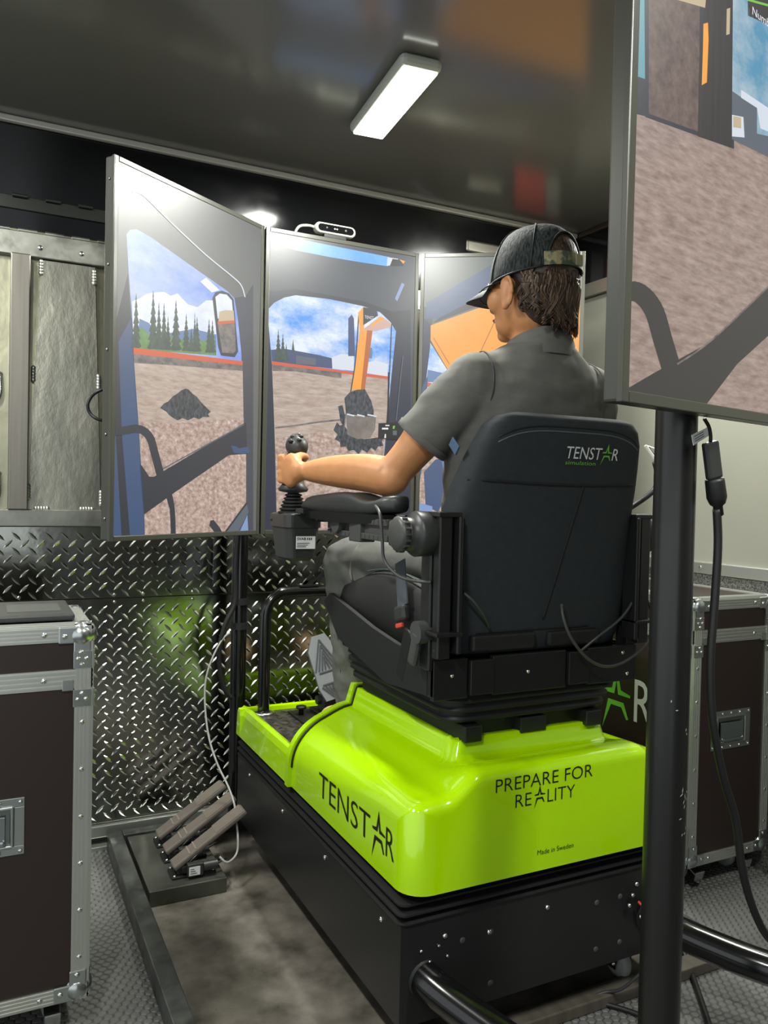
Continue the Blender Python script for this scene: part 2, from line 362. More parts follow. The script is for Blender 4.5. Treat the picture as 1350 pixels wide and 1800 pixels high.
ceiling_lamp(lcen.x+0.15, lcen.y-1.75, 'added unseen rectangular ceiling lamp behind the screen on the thick pole', lyaw)  # unseen, added to bring light from behind the viewer
ceiling_lamp(1.93, 1.76, 'added rectangular ceiling lamp beside the grey wall, hidden behind the large monitor', lyaw)  # unseen lamp added to cast glare on the left portrait monitor

# ================================================================ STEEL FLOOR TRAY
tr = thing('floor_tray', 'scuffed steel floor tray with raised side rails under the simulator', 'floor tray', V(1.0, 2.0, 0.0025))
M_tray = mat('scuffed_black_steel', '#332f2a', 0.42, 0.3, 0.5, noise_=((8, 8, 8), '#8d877d', 0.24), bump=(14, 0.2, 0.002), rnoise=(12, 0.25, 0.6))
M_rail = mat('worn_black_rail', '#232423', 0.4, 0.4, noise_=(9, '#5b5d5a', 0.2), rnoise=(12, 0.25, 0.55))
MB().box(0.395, 1.615, 1.40, 2.62, 0.0025, 0.013).build('tray_sheet', M_tray, tr)
MB().box(0.350, 0.394, 1.05, 2.62, 0.0025, 0.062, 0.003).build('side_rail', M_rail, tr)
MB().box(1.616, 1.660, 1.40, 2.62, 0.0025, 0.062, 0.003).build('side_rail', M_rail, tr)
MB().box(0.395, 1.615, 2.58, 2.62, 0.0135, 0.062, 0.003).build('end_rail', M_rail, tr)
MB().box(0.90, 1.66, 1.352, 1.399, 0.0025, 0.030, 0.003).build('edge_board', M_wood, tr)
MB().box(0.395, 0.90, 1.00, 1.399, 0.0025, 0.013).build('tray_sheet', M_tray, tr)

# ================================================================ PEDAL BOARD
pb = thing('pedal_board', 'steel plate with three slanted ribbed foot pedals on the floor tray', 'foot pedals', V(0.5, 2.4, 0.014))
MB().box(0.405, 0.62, 2.19, 2.575, 0.014, 0.056, 0.002).build('base_plate', mat('worn_steel_plate', '#3b3d38', 0.36, 0.6, noise_=((6, 6, 6), '#60635a', 0.22), rnoise=(7, 0.25, 0.5)), pb)
M_ped = mat('pedal_grey_brown', '#564f49', 0.5, noise_=(18, '#625a53', 0.25))
ax = V(0.195, 0, 0.125).normalized(); an = V(-ax.z, 0, ax.x); Rp = Matrix((ax, V(0, 1, 0), an)).transposed()
for i, y in enumerate((2.265, 2.375, 2.485)):
    b = MB().box(0.475, 0.60, y-0.034, y+0.034, 0.056, 0.063, 0.002)
    b.box(0.49, 0.53, y-0.025, y+0.025, 0.063, 0.085, 0.004); b.cyl(V(0.51, y-0.036, 0.08), V(0.51, y+0.036, 0.08), 0.009)
    bo = b.build('pedal_mount', M_rub, pb)
    s = MB().box(0.515, 0.56, y-0.050, y-0.030, 0.063, 0.099, 0.003); s.cyl(V(0.56, y-0.040, 0.085), V(0.60, y-0.040, 0.085), 0.013)
    s.build('sensor_unit', M_plas, pb)
    lb_ = MB().box(0.518, 0.549, y-0.0512, y-0.0502, 0.068, 0.092)
    for q in range(3): lb_.box(0.522, 0.540-q*0.004, y-0.0517, y-0.0512, 0.073+q*0.006, 0.0745+q*0.006, 0, 1)
    lb_.build('sticker', [M_white_print, M_black_print], pb)
    c = V(0.585, y, 0.148)
    pd = MB().obox(c, (0.245, 0.056, 0.016), Rp, 0.005).build('treadle', M_ped, pb)
    g = MB()
    for k in range(9): g.obox(c+ax*(0.07)+V(0, -0.024+k*0.006, 0)+an*0.0085, (0.095, 0.0028, 0.002), Rp)
    for k in (-0.065, -0.045): g.obox(c+ax*k+an*0.0085, (0.004, 0.05, 0.002), Rp)
    g.build('tread_ribs', mat('pedal_rib_brown', '#7a7168', 0.45), pd, kind='stuff')
    MB().cyl(V(0.53, y+0.012, 0.075), c+ax*0.03-an*0.009+V(0, 0.012, 0), 0.006).build('spring_strut', M_steel, pb)
    for qx, qy in ((0.483, -0.028), (0.592, -0.028), (0.483, 0.028), (0.592, 0.028)):
        MB().lathe(V(qx, y+qy, 0.063), V(0, 0, 1), [(0.005, 0), (0.005, 0.003), (0.002, 0.005)], 8).build('bolt', M_chrome, pb)
    MB().tube([V(0.60, y-0.04, 0.085), V(0.625, y-0.03, 0.09), V(0.635, y+0.0, 0.075), V(0.61, y+0.03, 0.062)], 0.003).build('lead', M_rub, pb)

# ================================================================ FLIGHT CASES
M_cas_w = mat('caster_wheel_grey', '#8e9090', 0.5); M_dish = mat('zinc_dish', '#b8bebd', 0.28, 1.0)
def strip(mb, p0, p1, w, n, side, t=0.003):
    """ribbed aluminium edge: a strip from p0 to p1, w wide towards 'side', face normal n"""
    p0 = Vector(p0); p1 = Vector(p1); n = Vector(n); side = Vector(side); d = (p1-p0); L = d.length; d.normalize()
    Rm = Matrix((d, side, n)).transposed(); c = (p0+p1)/2 + side*(w/2) + n*(t/2)
    mb.obox(c, (L, w, t), Rm)
    for k in range(4):
        mb.obox((p0+p1)/2 + side*(w*(0.14+0.24*k)) + n*(t+0.0008), (L, w*0.11, 0.0018), Rm)
def rivet(mb, p, n, r=0.0058): mb.lathe(p, n, [(r, 0), (r*0.92, 0.0018), (r*0.4, 0.0036)], 10)
def dish_handle(t, c, u, n, sz=0.165, sv=0.70):
    """recessed sprung handle in a pressed zinc dish"""
    c = Vector(c); u = Vector(u); n = Vector(n); v = V(0, 0, 1); Rm = Matrix((u, v, n)).transposed()
    pl = MB()
    W_ = sz; H_ = sz*sv; iw = W_*0.36; ih = H_*0.34
    for sgn in (-1, 1):
        pl.obox(c+v*(sgn*(H_/2+ih)/2)+n*0.002, (W_, H_/2-ih, 0.004), Rm, 0.0015); pl.obox(c+u*(sgn*(W_/2+iw)/2)+n*0.002, (W_/2-iw, 2*ih, 0.004), Rm, 0.0015)
    rim = [c+n*0.004+u*a*iw+v*b*ih for a, b in ((-1, -1), (1, -1), (1, 1), (-1, 1))]
    for k in range(4): pl.cyl(rim[k], rim[(k+1) % 4], 0.0045, n=8)
    plo = pl.build('handle_dish', M_dish, t)
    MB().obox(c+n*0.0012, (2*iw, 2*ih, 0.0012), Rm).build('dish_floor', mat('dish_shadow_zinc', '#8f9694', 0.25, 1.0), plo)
    b = MB(); b.obox(c+n*0.007-v*0.002, (1.6*iw, 1.35*ih, 0.005), Rm, 0.002); b.obox(c+n*0.010-v*(0.72*ih), (1.6*iw, 0.013, 0.011), Rm, 0.005)
    b.build('handle_grip', mat('handle_zinc', '#aab3b4', 0.2, 1.0), t)
    for a in (-0.45, -0.22, 0, 0.22, 0.45):
        for bb in (-0.43, 0.43):
            q = MB(); rivet(q, c+u*a*W_+v*bb*H_+n*0.004, n, 0.0045); q.build('rivet', M_chrome, plo)
def flight_case(x0, x1, y0, y1, z0, z1, zs, label, faces, hand):
    t = thing('flight_case', label, 'flight case', V((x0+x1)/2, (y0+y1)/2, 0.003))
    e = 0.032; mid = 0.040
    MB().box(x0, x1, y0, y1, z0, zs-0.002).build('case_body', M_brown, t)
    MB().box(x0, x1, y0, y1, zs+0.002, z1).build('lid', M_brown, t)
    N = {'f': (V(0, -1, 0), V(1, 0, 0), V(x0, y0, 0), x1-x0), 'l': (V(-1, 0, 0), V(0, 1, 0), V(x0, y0, 0), y1-y0), 'r': (V(1, 0, 0), V(0, 1, 0), V(x1, y0, 0), y1-y0), 'b': (V(0, 1, 0), V(1, 0, 0), V(x0, y1, 0), x1-x0)}
    for k in faces:
        n, u, o, L = N[k]
        for nm, z, w in (('top_edge', z1-e, e), ('bottom_edge', z0, e), ('lid_seam_edge', zs-mid/2, mid)):
            m = MB(); strip(m, o+V(0, 0, z), o+u*L+V(0, 0, z), w, n, V(0, 0, 1)); eo = m.build(nm, M_aluext, t)
            r = MB(); cnt = 4 if L > 0.5 else 2
            for q in range(cnt): rivet(r, o+u*(L*(q+0.5)/cnt)+V(0, 0, z+w/2)+n*0.004, n)
            r.build('rivets', M_chrome, eo, kind='stuff')
        for a, sd in ((0, u), (L, -u)):
            m = MB(); strip(m, o+u*a+V(0, 0, z0), o+u*a+V(0, 0, z1), e, n, sd, 0.0042); eo = m.build('corner_edge', M_aluext, t)
            r = MB()
            for q in range(6): rivet(r, o+u*a+sd*(e/2)+V(0, 0, z0+0.09+(zs-z0-0.18)*q/5)+n*0.004, n)
            r.build('rivets', M_chrome, eo, kind='stuff')
            for zz, up in ((zs+0.022, 1), (zs-0.022, -1)):          # L plates at the lid seam
                m = MB(); Rm = Matrix((sd, V(0, 0, 1), n)).transposed()
                m.obox(o+u*a+sd*0.017+V(0, 0, zz+up*0.018)+n*0.0062, (0.036, 0.036, 0.0025), Rm, 0.001)
                if up < 0: m.obox(o+u*a+sd*0.045+V(0, 0, zz+0.010)+n*0.0062, (0.022, 0.022, 0.0025), Rm, 0.001)
                po = m.build('seam_bracket', M_steel, t); r = MB()
                for q in ((0.010, 0.02), (0.026, 0.02), (0.018, 0.008)): rivet(r, o+u*a+sd*q[0]+V(0, 0, zz+up*q[1])+n*0.0074, n, 0.005)
                r.build('rivets', M_chrome, po, kind='stuff')
            for zz, up in ((z1, -1), (z0, 1)):                      # ball corners
                m = MB(); c = o+u*a+sd*0.02+V(0, 0, zz+up*0.02)
                m.ell(c+n*(-0.014), (0.028, 0.028, 0.028), None, 0, 14, 8)
                Rm = Matrix((sd, V(0, 0, 1), n)).transposed()
                m.obox(o+u*a+sd*0.046+V(0, 0, zz+up*0.018)+n*0.0045, (0.036, 0.034, 0.005), Rm, 0.003)
                m.obox(o+u*a+sd*0.018+V(0, 0, zz+up*0.046)+n*0.0045, (0.034, 0.034, 0.005), Rm, 0.003)
                po = m.build('ball_corner', M_dish, t)
                r = MB(); rivet(r, o+u*a+sd*0.052+V(0, 0, zz+up*0.020)+n*0.007, n); rivet(r, o+u*a+sd*0.02+V(0, 0, zz+up*0.054)+n*0.007, n); r.build('rivets', M_chrome, po, kind='stuff')
    m = MB()                                                        # edges seen on the lid top
    for ya, sd in ((y0, V(0, 1, 0)), (y1, V(0, -1, 0))): strip(m, V(x0, ya, z1), V(x1, ya, z1), e, V(0, 0, 1), sd)
    for xa, sd in ((x0, V(1, 0, 0)), (x1, V(-1, 0, 0))): strip(m, V(xa, y0, z1), V(xa, y1, z1), e, V(0, 0, 1), sd)
    m.build('lid_rim', M_aluext, t)
    for hc, hu, hn in hand: dish_handle(t, hc, hu, hn)
    for cx in (x0+0.065, x1-0.065):
        for cy in (y0+0.085, y1-0.075):
            m = MB(); m.box(cx-0.04, cx+0.04, cy-0.04, cy+0.04, z0-0.006, z0-0.0005); m.cyl(V(cx, cy, z0-0.02), V(cx, cy, z0-0.006), 0.022)
            for q in (-0.022, 0.022): m.prism([V(cx+q-0.002, cy-0.02, z0-0.018), V(cx+q-0.002, cy+0.03, z0-0.018), V(cx+q-0.002, cy+0.022, 0.035), V(cx+q-0.002, cy+0.0, 0.032)], (0.004, 0, 0))
            fo = m.build('caster_fork', M_steel, t)
            MB().lathe(V(cx-0.015, cy+0.012, 0.040), V(1, 0, 0), [(0.012, -0.004), (0.026, 0), (0.033, 0.003), (0.0368, 0.008), (0.0368, 0.022), (0.033, 0.027), (0.026, 0.030), (0.012, 0.034)], 24).build('wheel', M_cas_w, fo)
            MB().cyl(V(cx-0.03, cy+0.012, 0.040), V(cx+0.03, cy+0.012, 0.040), 0.008, n=10).build('axle', M_chrome, fo)
            MB().obox(V(cx, cy-0.048, 0.062), (0.032, 0.06, 0.006), rot('X', 25), 0.002).obox(V(cx, cy-0.075, 0.045), (0.032, 0.006, 0.03), rot('X', 15), 0.002).build('brake_lever', M_steel, fo)
    return t
zs = 0.757
fcl = flight_case(-0.165, 0.197, 1.746, 2.030, 0.084, 0.866, zs, 'dark brown flight case with a laptop on its lid beside the treadplate wall', 'fr', [(V(-0.008, 1.746, 0.468), V(1, 0, 0), V(0, -1, 0))])
fcr = flight_case(1.83, 2.165, 1.65, 2.56, 0.084, 0.866, zs, 'dark brown flight case with a big star logo beside the grey wall', 'fl', [(V(1.993, 1.65, 0.474), V(1, 0, 0), V(0, -1, 0))])
lg = MB(); fx = 1.83-0.0002; uu = V(0, -1, 0); vv = V(0, 0, 1)
star(lg, V(fx, 1.955, 0.455), uu, vv, 0.135, 1)
lg.text('TENST', V(fx, 2.50, 0.455), uu, vv, 0.135, 0, width=0.44); lg.text('R', V(fx, 1.875, 0.455), uu, vv, 0.135, 0, width=0.075)
lg.build('printed_logo', [M_white_print, M_lime_print], fcr)
# laptop on the left case
lp = thing('laptop', 'open black laptop lying on the lid of a flight case', 'laptop', V(0.0, 1.89, 0.8705))
MB().box(-0.150, 0.168, 1.782, 2.005, 0.8715, 0.887, 0.005).build('laptop_base', M_plas, lp)
kb = MB()
for i in range(7):
    for j in range(11): kb.box(-0.125+i*0.019, -0.110+i*0.019, 1.790+j*0.0185, 1.805+j*0.0185, 0.887, 0.8895, 0.001)
kb.build('keys', M_rub, lp, kind='stuff')
MB().box(0.04, 0.145, 1.83, 1.95, 0.887, 0.8876).build('touchpad', M_plasl, lp)
ld_ = MB().obox(V(-0.176, 1.893, 0.985), (0.009, 0.222, 0.20), rot('Y', -12), 0.003).build('laptop_lid', M_plas, lp)
# ================================================================ MOTION PLATFORM
SX0, SX1, SY0, SY1 = 0.722, 1.468, 1.335, 2.45
GX0, GX1, GY0, GF = 0.722, 1.468, 1.310, 1.955
ZG = 0.380
pf = thing('motion_platform', 'lime green and black motion platform carrying the operator seat', 'simulator platform', V(1.12, 1.9, 0.0135))
def ss(a, b, x): t = max(0, min(1, (x-a)/(b-a))); return t*t*(3-2*t)
sk = MB()
sk.box(SX0, SX0+0.004, SY0+0.004, SY1, 0.118, 0.318); sk.box(SX1-0.004, SX1, SY0+0.004, SY1, 0.118, 0.318)
sk.box(SX0, SX1, SY0, SY0+0.004, 0.118, 0.318); sk.box(SX0+0.004, SX1-0.004, SY1-0.004, SY1, 0.118, 0.318)
sk.box(SX0+0.004, SX1-0.004, SY0+0.004, SY1-0.004, 0.30, 0.315); sk.box(SX0+0.1, SX1-0.1, SY0+0.1, SY1-0.1, 0.125, 0.30)
sk.build('skirt', M_blackp, pf)
M_scr = M_chrome
for p in [(SX0, y, 0.292, -1, 0) for y in (1.42, 1.72, 2.02, 2.32)]:
    MB().lathe(V(p[0], p[1], p[2]), V(-1, 0, 0), [(0.006, 0), (0.0055, 0.002), (0.002, 0.0045)], 10).build('screw', M_scr, pf)
for px, py in ((962, 1595), (782, 1645), (1119, 1554), (860, 1638)):
    q = P(px, py, Y=SY0); MB().lathe(q, V(0, -1, 0), [(0.006, 0), (0.0055, 0.002), (0.002, 0.0045)], 10).build('screw', M_scr, pf)
for px, py in ((771, 1662), (786, 1680), (755, 1690), (740, 1672)):
    q = P(px, py, Y=SY0); MB().lathe(q, V(0, -1, 0), [(0.0035, 0), (0.003, 0.003)], 8).build('screw', M_scr, pf)
for px, py in ((813, 1653), (863, 1638), (811, 1743), (862, 1728), (1049, 1587), (1047, 1669), (1090, 1576), (1089, 1656)):
    q = P(px, py, Y=SY0); MB().lathe(q, V(0, -1, 0), [(0.007, 0), (0.006, 0.0015), (0.001, 0.0015)], 10).build('plug', M_plasl, pf)
def rrect(x0, x1, y0, y1, z, r, k=5):
    out = []
    for cx, cy, a0 in ((x1-r, y1-r, 0), (x0+r, y1-r, 90), (x0+r, y0+r, 180), (x1-r, y0+r, 270)):
        for i in range(k+1): a = math.radians(a0+90*i/k); out.append(V(cx+math.cos(a)*r, cy+math.sin(a)*r, z))
    return out
rings = []
for i, (z, d) in enumerate([(0.318, -0.004), (0.322, -0.006), (0.329, 0.014), (0.337, -0.006), (0.341, -0.006), (0.348, 0.014), (0.356, -0.004), (0.360, -0.004), (0.368, 0.022), (0.384, 0.024)]):
    rings.append(rrect(SX0+d, SX1-d, SY0+d, SY1-d, z, 0.02))
MB().loft(rings, 0, False).build('bellows', M_rub, pf)
# ---- lime cover: rings of a rounded rectangle, heights from a shape function
def zc(x, y):
    s = min(x-GX0, GX1-x); e = y-GY0; f = (y-GY0)/(GF-GY0)
    r = 0.045+0.075*ss(0.1, 0.95, f); rr = 0.030
    def drop(d, r): return 0 if d >= r else r-math.sqrt(max(0, r*r-(r-d)**2))
    z = 0.556+0.010*ss(0, .16, s)
    hump = ss(0.085, 0.165, s)
    z += 0.040*hump*(1-0.55*ss(0.04, 0.16, e)) - 0.006*f
    z += (0.048)*ss(0.166, 0.182, s)*ss(0.105, 0.122, e) + 0.010*ss(0.18, 0.2, s)*ss(0.1, 0.5, e)*(1-f)
    return z - drop(s, r) - drop(e, rr)*(1 if True else 0)
ins = [0, 0.0012, 0.0035, 0.007, 0.012, 0.018, 0.026, 0.036, 0.048, 0.062, 0.078, 0.092, 0.104, 0.112, 0.120, 0.130, 0.145, 0.160, 0.167, 0.174, 0.181, 0.19, 0.21, 0.25, 0.30]
def cover_ring(d, n=44):
    x0 = GX0+d; x1 = GX1-d; y0 = GY0+min(d, 0.20); r = max(0.012, 0.055-d)
    pts = []
    for i in range(n): t = i/(n-1); pts.append((x0, GF + (y0+r-GF)*t))
    for i in range(1, 7): a = math.radians(180+90*i/7); pts.append((x0+r+math.cos(a)*r, y0+r+math.sin(a)*r))
    for i in range(n): t = i/(n-1); pts.append((x0+r+(x1-x0-2*r)*t, y0))
    for i in range(1, 7): a = math.radians(270+90*i/7); pts.append((x1-r+math.cos(a)*r, y0+r+math.sin(a)*r))
    for i in range(n): t = i/(n-1); pts.append((x1, (y0+r) + (GF-y0-r)*t))
    return pts
rs = []
base = cover_ring(0)
rs.append([V(x, y, ZG) for x, y in base])
rs.append([V(x, y, ZG+0.02) for x, y in base])
for d in ins:
    rs.append([V(x, y, zc(min(max(x, GX0), GX1), max(y, GY0))) for x, y in cover_ring(d)])
cv = MB(); cv.loft(rs, 0, True, False, False)
lastr = rs[-1]; nl = len(lastr)
# cap between left and right part of the last ring, and the closed front
L = lastr; vs = list(L); cv.add(vs, [[i, i+1, nl-2-i, nl-1-i] for i in range(nl//2-1)], 0, True)
fr = [r[0] for r in rs] + [r[-1] for r in reversed(rs)]
cv.add(fr, [list(range(len(fr)))], 0)
cvo = cv.build('rear_cover', M_lime, pf)
# front flange of the cover
prof = [r[0] for r in rs] + [r[-1] for r in reversed(rs)]
cen = V(1.095, GF, 0.36)
fl = MB(); A = []; B = []
for p in prof:
    o = p + (p-cen).normalized()*0.012; A.append(o+V(0, 0.0, 0)); B.append(o+V(0, 0.022, 0))
A0 = [p for p in prof]; B0 = [p+V(0, 0.022, 0) for p in prof]
for X_, Y_ in ((A0, A), (A, B), (B, B0)):
    fl.add(X_+Y_, [[i, i+1, len(X_)+i+1, len(X_)+i] for i in range(len(X_)-1)], 0, True)
fl.build('cover_flange', M_lime, pf)
MB().tube([p+V(0, -0.003, 0.002)+(p-cen).normalized()*0.002 for p in prof[2:-2]], 0.0028, 6, spl=1).build('flange_gap', M_rub, pf)
# low border around the foot deck
bd = MB()
def border(p0, p1, inw):
    p0 = Vector(p0); p1 = Vector(p1); inw = Vector(inw)
    sec = [(0.0, ZG), (0.010, 0.445), (0.016, 0.462), (0.024, 0.468), (0.034, 0.464), (0.038, 0.445), (0.038, ZG)]
    bd.loft([[p0+inw*a+V(0, 0, z) for a, z in sec], [p1+inw*a+V(0, 0, z) for a, z in sec]], 0, False)
border(V(GX0-0.004, GF+0.02, 0), V(GX0-0.004, SY1+0.01, 0), V(1, 0, 0)); border(V(GX1+0.004, GF+0.02, 0), V(GX1+0.004, SY1+0.01, 0), V(-1, 0, 0))
border(V(GX0-0.004, SY1+0.012, 0), V(GX1+0.004, SY1+0.012, 0), V(0, -1, 0))
bd.build('deck_border', M_lime, pf)
MB().box(GX0+0.034, GX1-0.034, GF+0.022, SY1-0.02, 0.40, 0.452).build('foot_deck', mat('worn_tread_deck', '#1d1d1c', 0.38, 0.4, noise_=((60, 25, 20), '#5a554d', 0.18), bump=((70, 30, 30), 0.6, 0.004), rnoise=(16, 0.25, 0.5)), pf)
dt = MB(); random.seed(3)
for i in range(18):
    for j in range(13):
        c = V(0.785+i*0.035, 2.00+j*0.033, 0.452); a = math.radians(45 if (i+j) % 2 else -45); u = V(math.cos(a), math.sin(a), 0); w = V(-u.y, u.x, 0)
        dt.add([c-u*.017, c-w*.005, c+u*.017, c+w*.005, c+V(0, 0, .0016)], [[0, 1, 4], [1, 2, 4], [2, 3, 4], [3, 0, 4]])
dt.build('tread_lugs', mat('tread_deck_lug', '#2b2a28', 0.35, 0.4), pf, kind='stuff')
# printed words
tx = MB(); lx = GX0-0.0004; u = V(0, -1, 0); v = V(0, 0, 1)
tx.text('TENST', V(lx, 1.765, 0.425), u, v, 0.058, width=0.285, thick=-0.006); star(tx, V(lx, 1.440, 0.428), u, v, 0.066); tx.text('R', V(lx, 1.406, 0.428), u, v, 0.060, width=0.036, thick=-0.006)
tx.build('printed_name', M_black_print, pf, kind='stuff')
tx = MB(); ry = GY0-0.0004; u = V(1, 0, 0)
# rear wording, curved cover is flat here
tx.text('PREPARE FOR', V(0.916, ry, 0.5585), u, v, 0.0275, width=0.249, thick=-0.010)
tx.text('RE', V(0.965, ry, 0.521), u, v, 0.0275, width=0.040, thick=-0.010); star(tx, V(1.026, ry, 0.524), u, v, 0.030); tx.text('LITY', V(1.046, ry, 0.521), u, v, 0.0275, width=0.072, thick=-0.010)
tx.build('printed_slogan', M_black_print, pf, kind='stuff'); tx = MB(); tx.text('Made in Sweden', V(1.024, ry, 0.4135), u, v, 0.0105, width=0.094, thick=-0.004)
tx.build('printed_origin', M_black_print, pf)
# casters and outrigger tubes
for cx, cy in ((0.80, 2.30), (1.39, 2.30), (0.80, 1.46), (1.36, 1.42)):
    m = MB(); m.box(cx-0.035, cx+0.035, cy-0.04, cy+0.04, 0.108, 0.124)
    for q in (-0.02, 0.02): m.prism([V(cx+q-0.002, cy-0.03, 0.11), V(cx+q-0.002, cy+0.03, 0.11), V(cx+q-0.002, cy+0.016, 0.04), V(cx+q-0.002, cy-0.012, 0.04)], (0.004, 0, 0))
    fo = m.build('caster_fork', M_steel, pf)
    MB().lathe(V(cx-0.014, cy, 0.0495), V(1, 0, 0), [(0.01, -0.003), (0.024, 0), (0.031, 0.003), (0.035, 0.008), (0.035, 0.02), (0.031, 0.025), (0.024, 0.028), (0.01, 0.031)], 24).build('wheel', M_cas_w, fo)
    MB().cyl(V(cx-0.026, cy, 0.0495), V(cx+0.026, cy, 0.0495), 0.007, n=10).build('axle', M_chrome, fo)
for pts in ([V(0.775, 1.36, 0.205), V(0.785, 1.30, 0.200), V(0.82, 1.205, 0.185), V(0.87, 1.08, 0.17), V(0.93, 0.95, 0.165)], [V(1.36, 1.36, 0.20), V(1.375, 1.30, 0.195), V(1.41, 1.20, 0.19), V(1.47, 1.08, 0.185), V(1.58, 0.93, 0.18)]):
    to = MB().tube(pts, 0.034, 18).build('outrigger_tube', M_blackg, pf)
    d = (pts[1]-pts[0]).normalized(); cl = MB(); cl.lathe(pts[0]-d*0.005, d, [(0.042, 0), (0.042, 0.012), (0.037, 0.014), (0.037, 0.03)], 20)
    cl.build('clamp_collar', M_rub, to)
MB().box(1.39, 1.455, 1.326, 1.334, 0.20, 0.29, 0.002).build('socket_plate', M_plas, pf)
for k, (px, py) in enumerate(((1110, 1572), (1127, 1585), (1104, 1590), (1124, 1610))):
    q = P(px, py, Y=1.325); MB().lathe(q, V(0, -1, 0), [(0.005, 0), (0.005, 0.006), (0.002, 0.008)], 8).build('plug_pin', M_chrome, pf)
MB().tube([P(1122, 1585, Y=1.32), P(1130, 1592, Y=1.31), P(1140, 1590, Y=1.32)], 0.003).build('red_wire', mat('red_wire', '#b8322a', 0.5), pf)

# ---- hoop rail and its foot brace
hp_ = thing('guard_rail', 'bent black tube rail standing on the foot deck', 'rail', V(0.78, 2.395, 0.453))
z = 0.835
MB().tube([V(0.785, 2.395, 0.455), V(0.785, 2.395, 0.60), V(0.785, 2.395, z-0.10), V(0.792, 2.395, z-0.045), V(0.822, 2.395, z-0.010), V(0.87, 2.395, z), V(1.1, 2.395, z), V(1.32, 2.395, z), V(1.368, 2.395, z-0.01), V(1.398, 2.395, z-0.045), V(1.405, 2.395, z-0.10), V(1.405, 2.395, 0.6), V(1.405, 2.395, 0.455)], 0.0185, 18).build('tube', M_blackg, hp_)
for x in (0.785, 1.405): MB().lathe(V(x, 2.395, 0.4525), V(0, 0, 1), [(0.034, 0), (0.034, 0.006), (0.022, 0.009)], 20).build('foot_flange', M_steel, hp_)
br = MB(); a = V(0.905, 2.395, z+0.018); d = V(0.095, 0, 0.115); w = V(0.028, 0, 0)
for k in (0, 1): br.prism([a+w*(k*1.25)*1.0, a+w*(k*1.25)+V(0.012, 0, 0), a+w*(k*1.25)+V(0.012, 0, 0)+d, a+w*(k*1.25)+d], (0, 0.006, 0))
for s0, s1 in ((0, .14), (.78, 1)): br.prism([a+d*s0, a+d*s0+w*1.45, a+d*s1+w*1.45, a+d*s1], (0, 0.0055, 0))
br.box(0.895, 0.96, 2.38, 2.41, z+0.016, z+0.022); br.build('slotted_bracket', M_blackp, hp_)
for x in (0.90, 0.955): MB().lathe(V(x, 2.39, z+0.022), V(0, 0, 1), [(0.005, 0), (0.005, 0.004), (0.002, 0.005)], 8).build('bolt', M_chrome, hp_)

# ---- foot pedal on the deck
fp = thing('foot_pedal', 'tilted ribbed foot pedal on the black foot deck', 'pedal', V(0.95, 2.30, 0.4535))
MB().box(0.86, 1.04, 2.22, 2.38, 0.4535, 0.458).build('pedal_floor_plate', mat('pedal_floor_plate', '#242422', 0.4, 0.4), fp)
m = MB().box(0.93, 1.00, 2.25, 2.37, 0.458, 0.468, 0.002); m.box(0.94, 0.99, 2.28, 2.33, 0.468, 0.515, 0.006); m.cyl(V(0.928, 2.305, 0.505), V(1.002, 2.305, 0.505), 0.014); m.build('pedal_hinge', M_rub, fp)
MB().lathe(V(0.885, 2.325, 0.458), V(0, 0, 1), [(0.008, 0), (0.008, 0.018), (0.016, 0.02), (0.016, 0.027)], 14).build('deck_knob', M_rub, fp)
pu = V(-0.18, 0.30, 0.80).normalized(); pn = V(-0.10, -0.95, 0.36); pn = (pn-pu*pn.dot(pu)).normalized(); pr = pu.cross(pn).normalized(); pc = V(0.962, 2.305, 0.605)
shape = [(-.035, -.10), (.035, -.10), (.045, -.06), (.045, .055), (.025, .105), (-.02, .105), (-.045, .06), (-.045, -.06)]
po = MB().prism([pc+pr*a+pu*b-pn*0.012 for a, b in shape], pn*0.012).build('pedal_plate', mat('pedal_grey', '#74787a', 0.4, 0.2), fp)
g = MB()
def bar(a, b, w=0.0022):
    a = Vector((a[0], a[1])); b = Vector((b[0], b[1])); d = (b-a); L = d.length; d.normalize(); U = pr*d.x+pu*d.y; Wd = pn.cross(U)
    c = pc+pr*(a.x+b.x)/2+pu*(a.y+b.y)/2+pn*0.0012; g.obox(c, (L, w*2, 0.0028), Matrix((U, Wd, pn)).transposed())
for k in range(4):
    q = k*0.011; bar((-.040+q, -.005), (0, .090-q*1.7)); bar((.040-q, -.005), (0, .090-q*1.7)); bar((-.034+q, -.055), (0, -.098+q*.6)); bar((.034-q, -.055), (0, -.098+q*.6))
bar((-.03, -.05), (.03, -.05)); bar((-.03, -.012), (.03, -.012))
g.build('tread_ribs', mat('pedal_rib', '#3a3d40', 0.45), po, kind='stuff')
for qx, qy in ((0.935, 2.255), (0.995, 2.255)): MB().lathe(V(qx, qy, 0.468), V(0, 0, 1), [(0.006, 0), (0.005, 0.004), (0.002, 0.006)], 8).build('bolt', M_chrome, fp)

# ================================================================ OPERATOR SEAT
SC = 1.095
st = thing('operator_seat', 'black suspension seat with embroidered backrest on the lime platform', 'seat', V(SC, 1.6, 0.635))
M_fab = mat('dark_seat_fabric', '#2e3336', 0.85, 0, 0.3, noise_=(60, '#272b2e', 0.3), bump=(900, 0.25, 0.0008))
M_vin = mat('black_seat_vinyl', '#1a1b1b', 0.5, 0, 0.45, bump=(500, 0.12, 0.0006))
M_seam = mat('seam_dark', '#0d0f10', 0.8)
M_thread = mat('grey_green_thread', '#4b5a56', 0.7)
m = MB()
for x in (0.93, 1.26): m.box(x-0.022, x+0.022, 1.415, 1.93, 0.628, 0.664, 0.003)
m.box(0.93, 1.26, 1.455, 1.49, 0.632, 0.660); m.box(1.06, 1.13, 1.425, 1.50, 0.630, 0.664, 0.002)
m.build('slide_rails', M_blackp, st)
rings = []
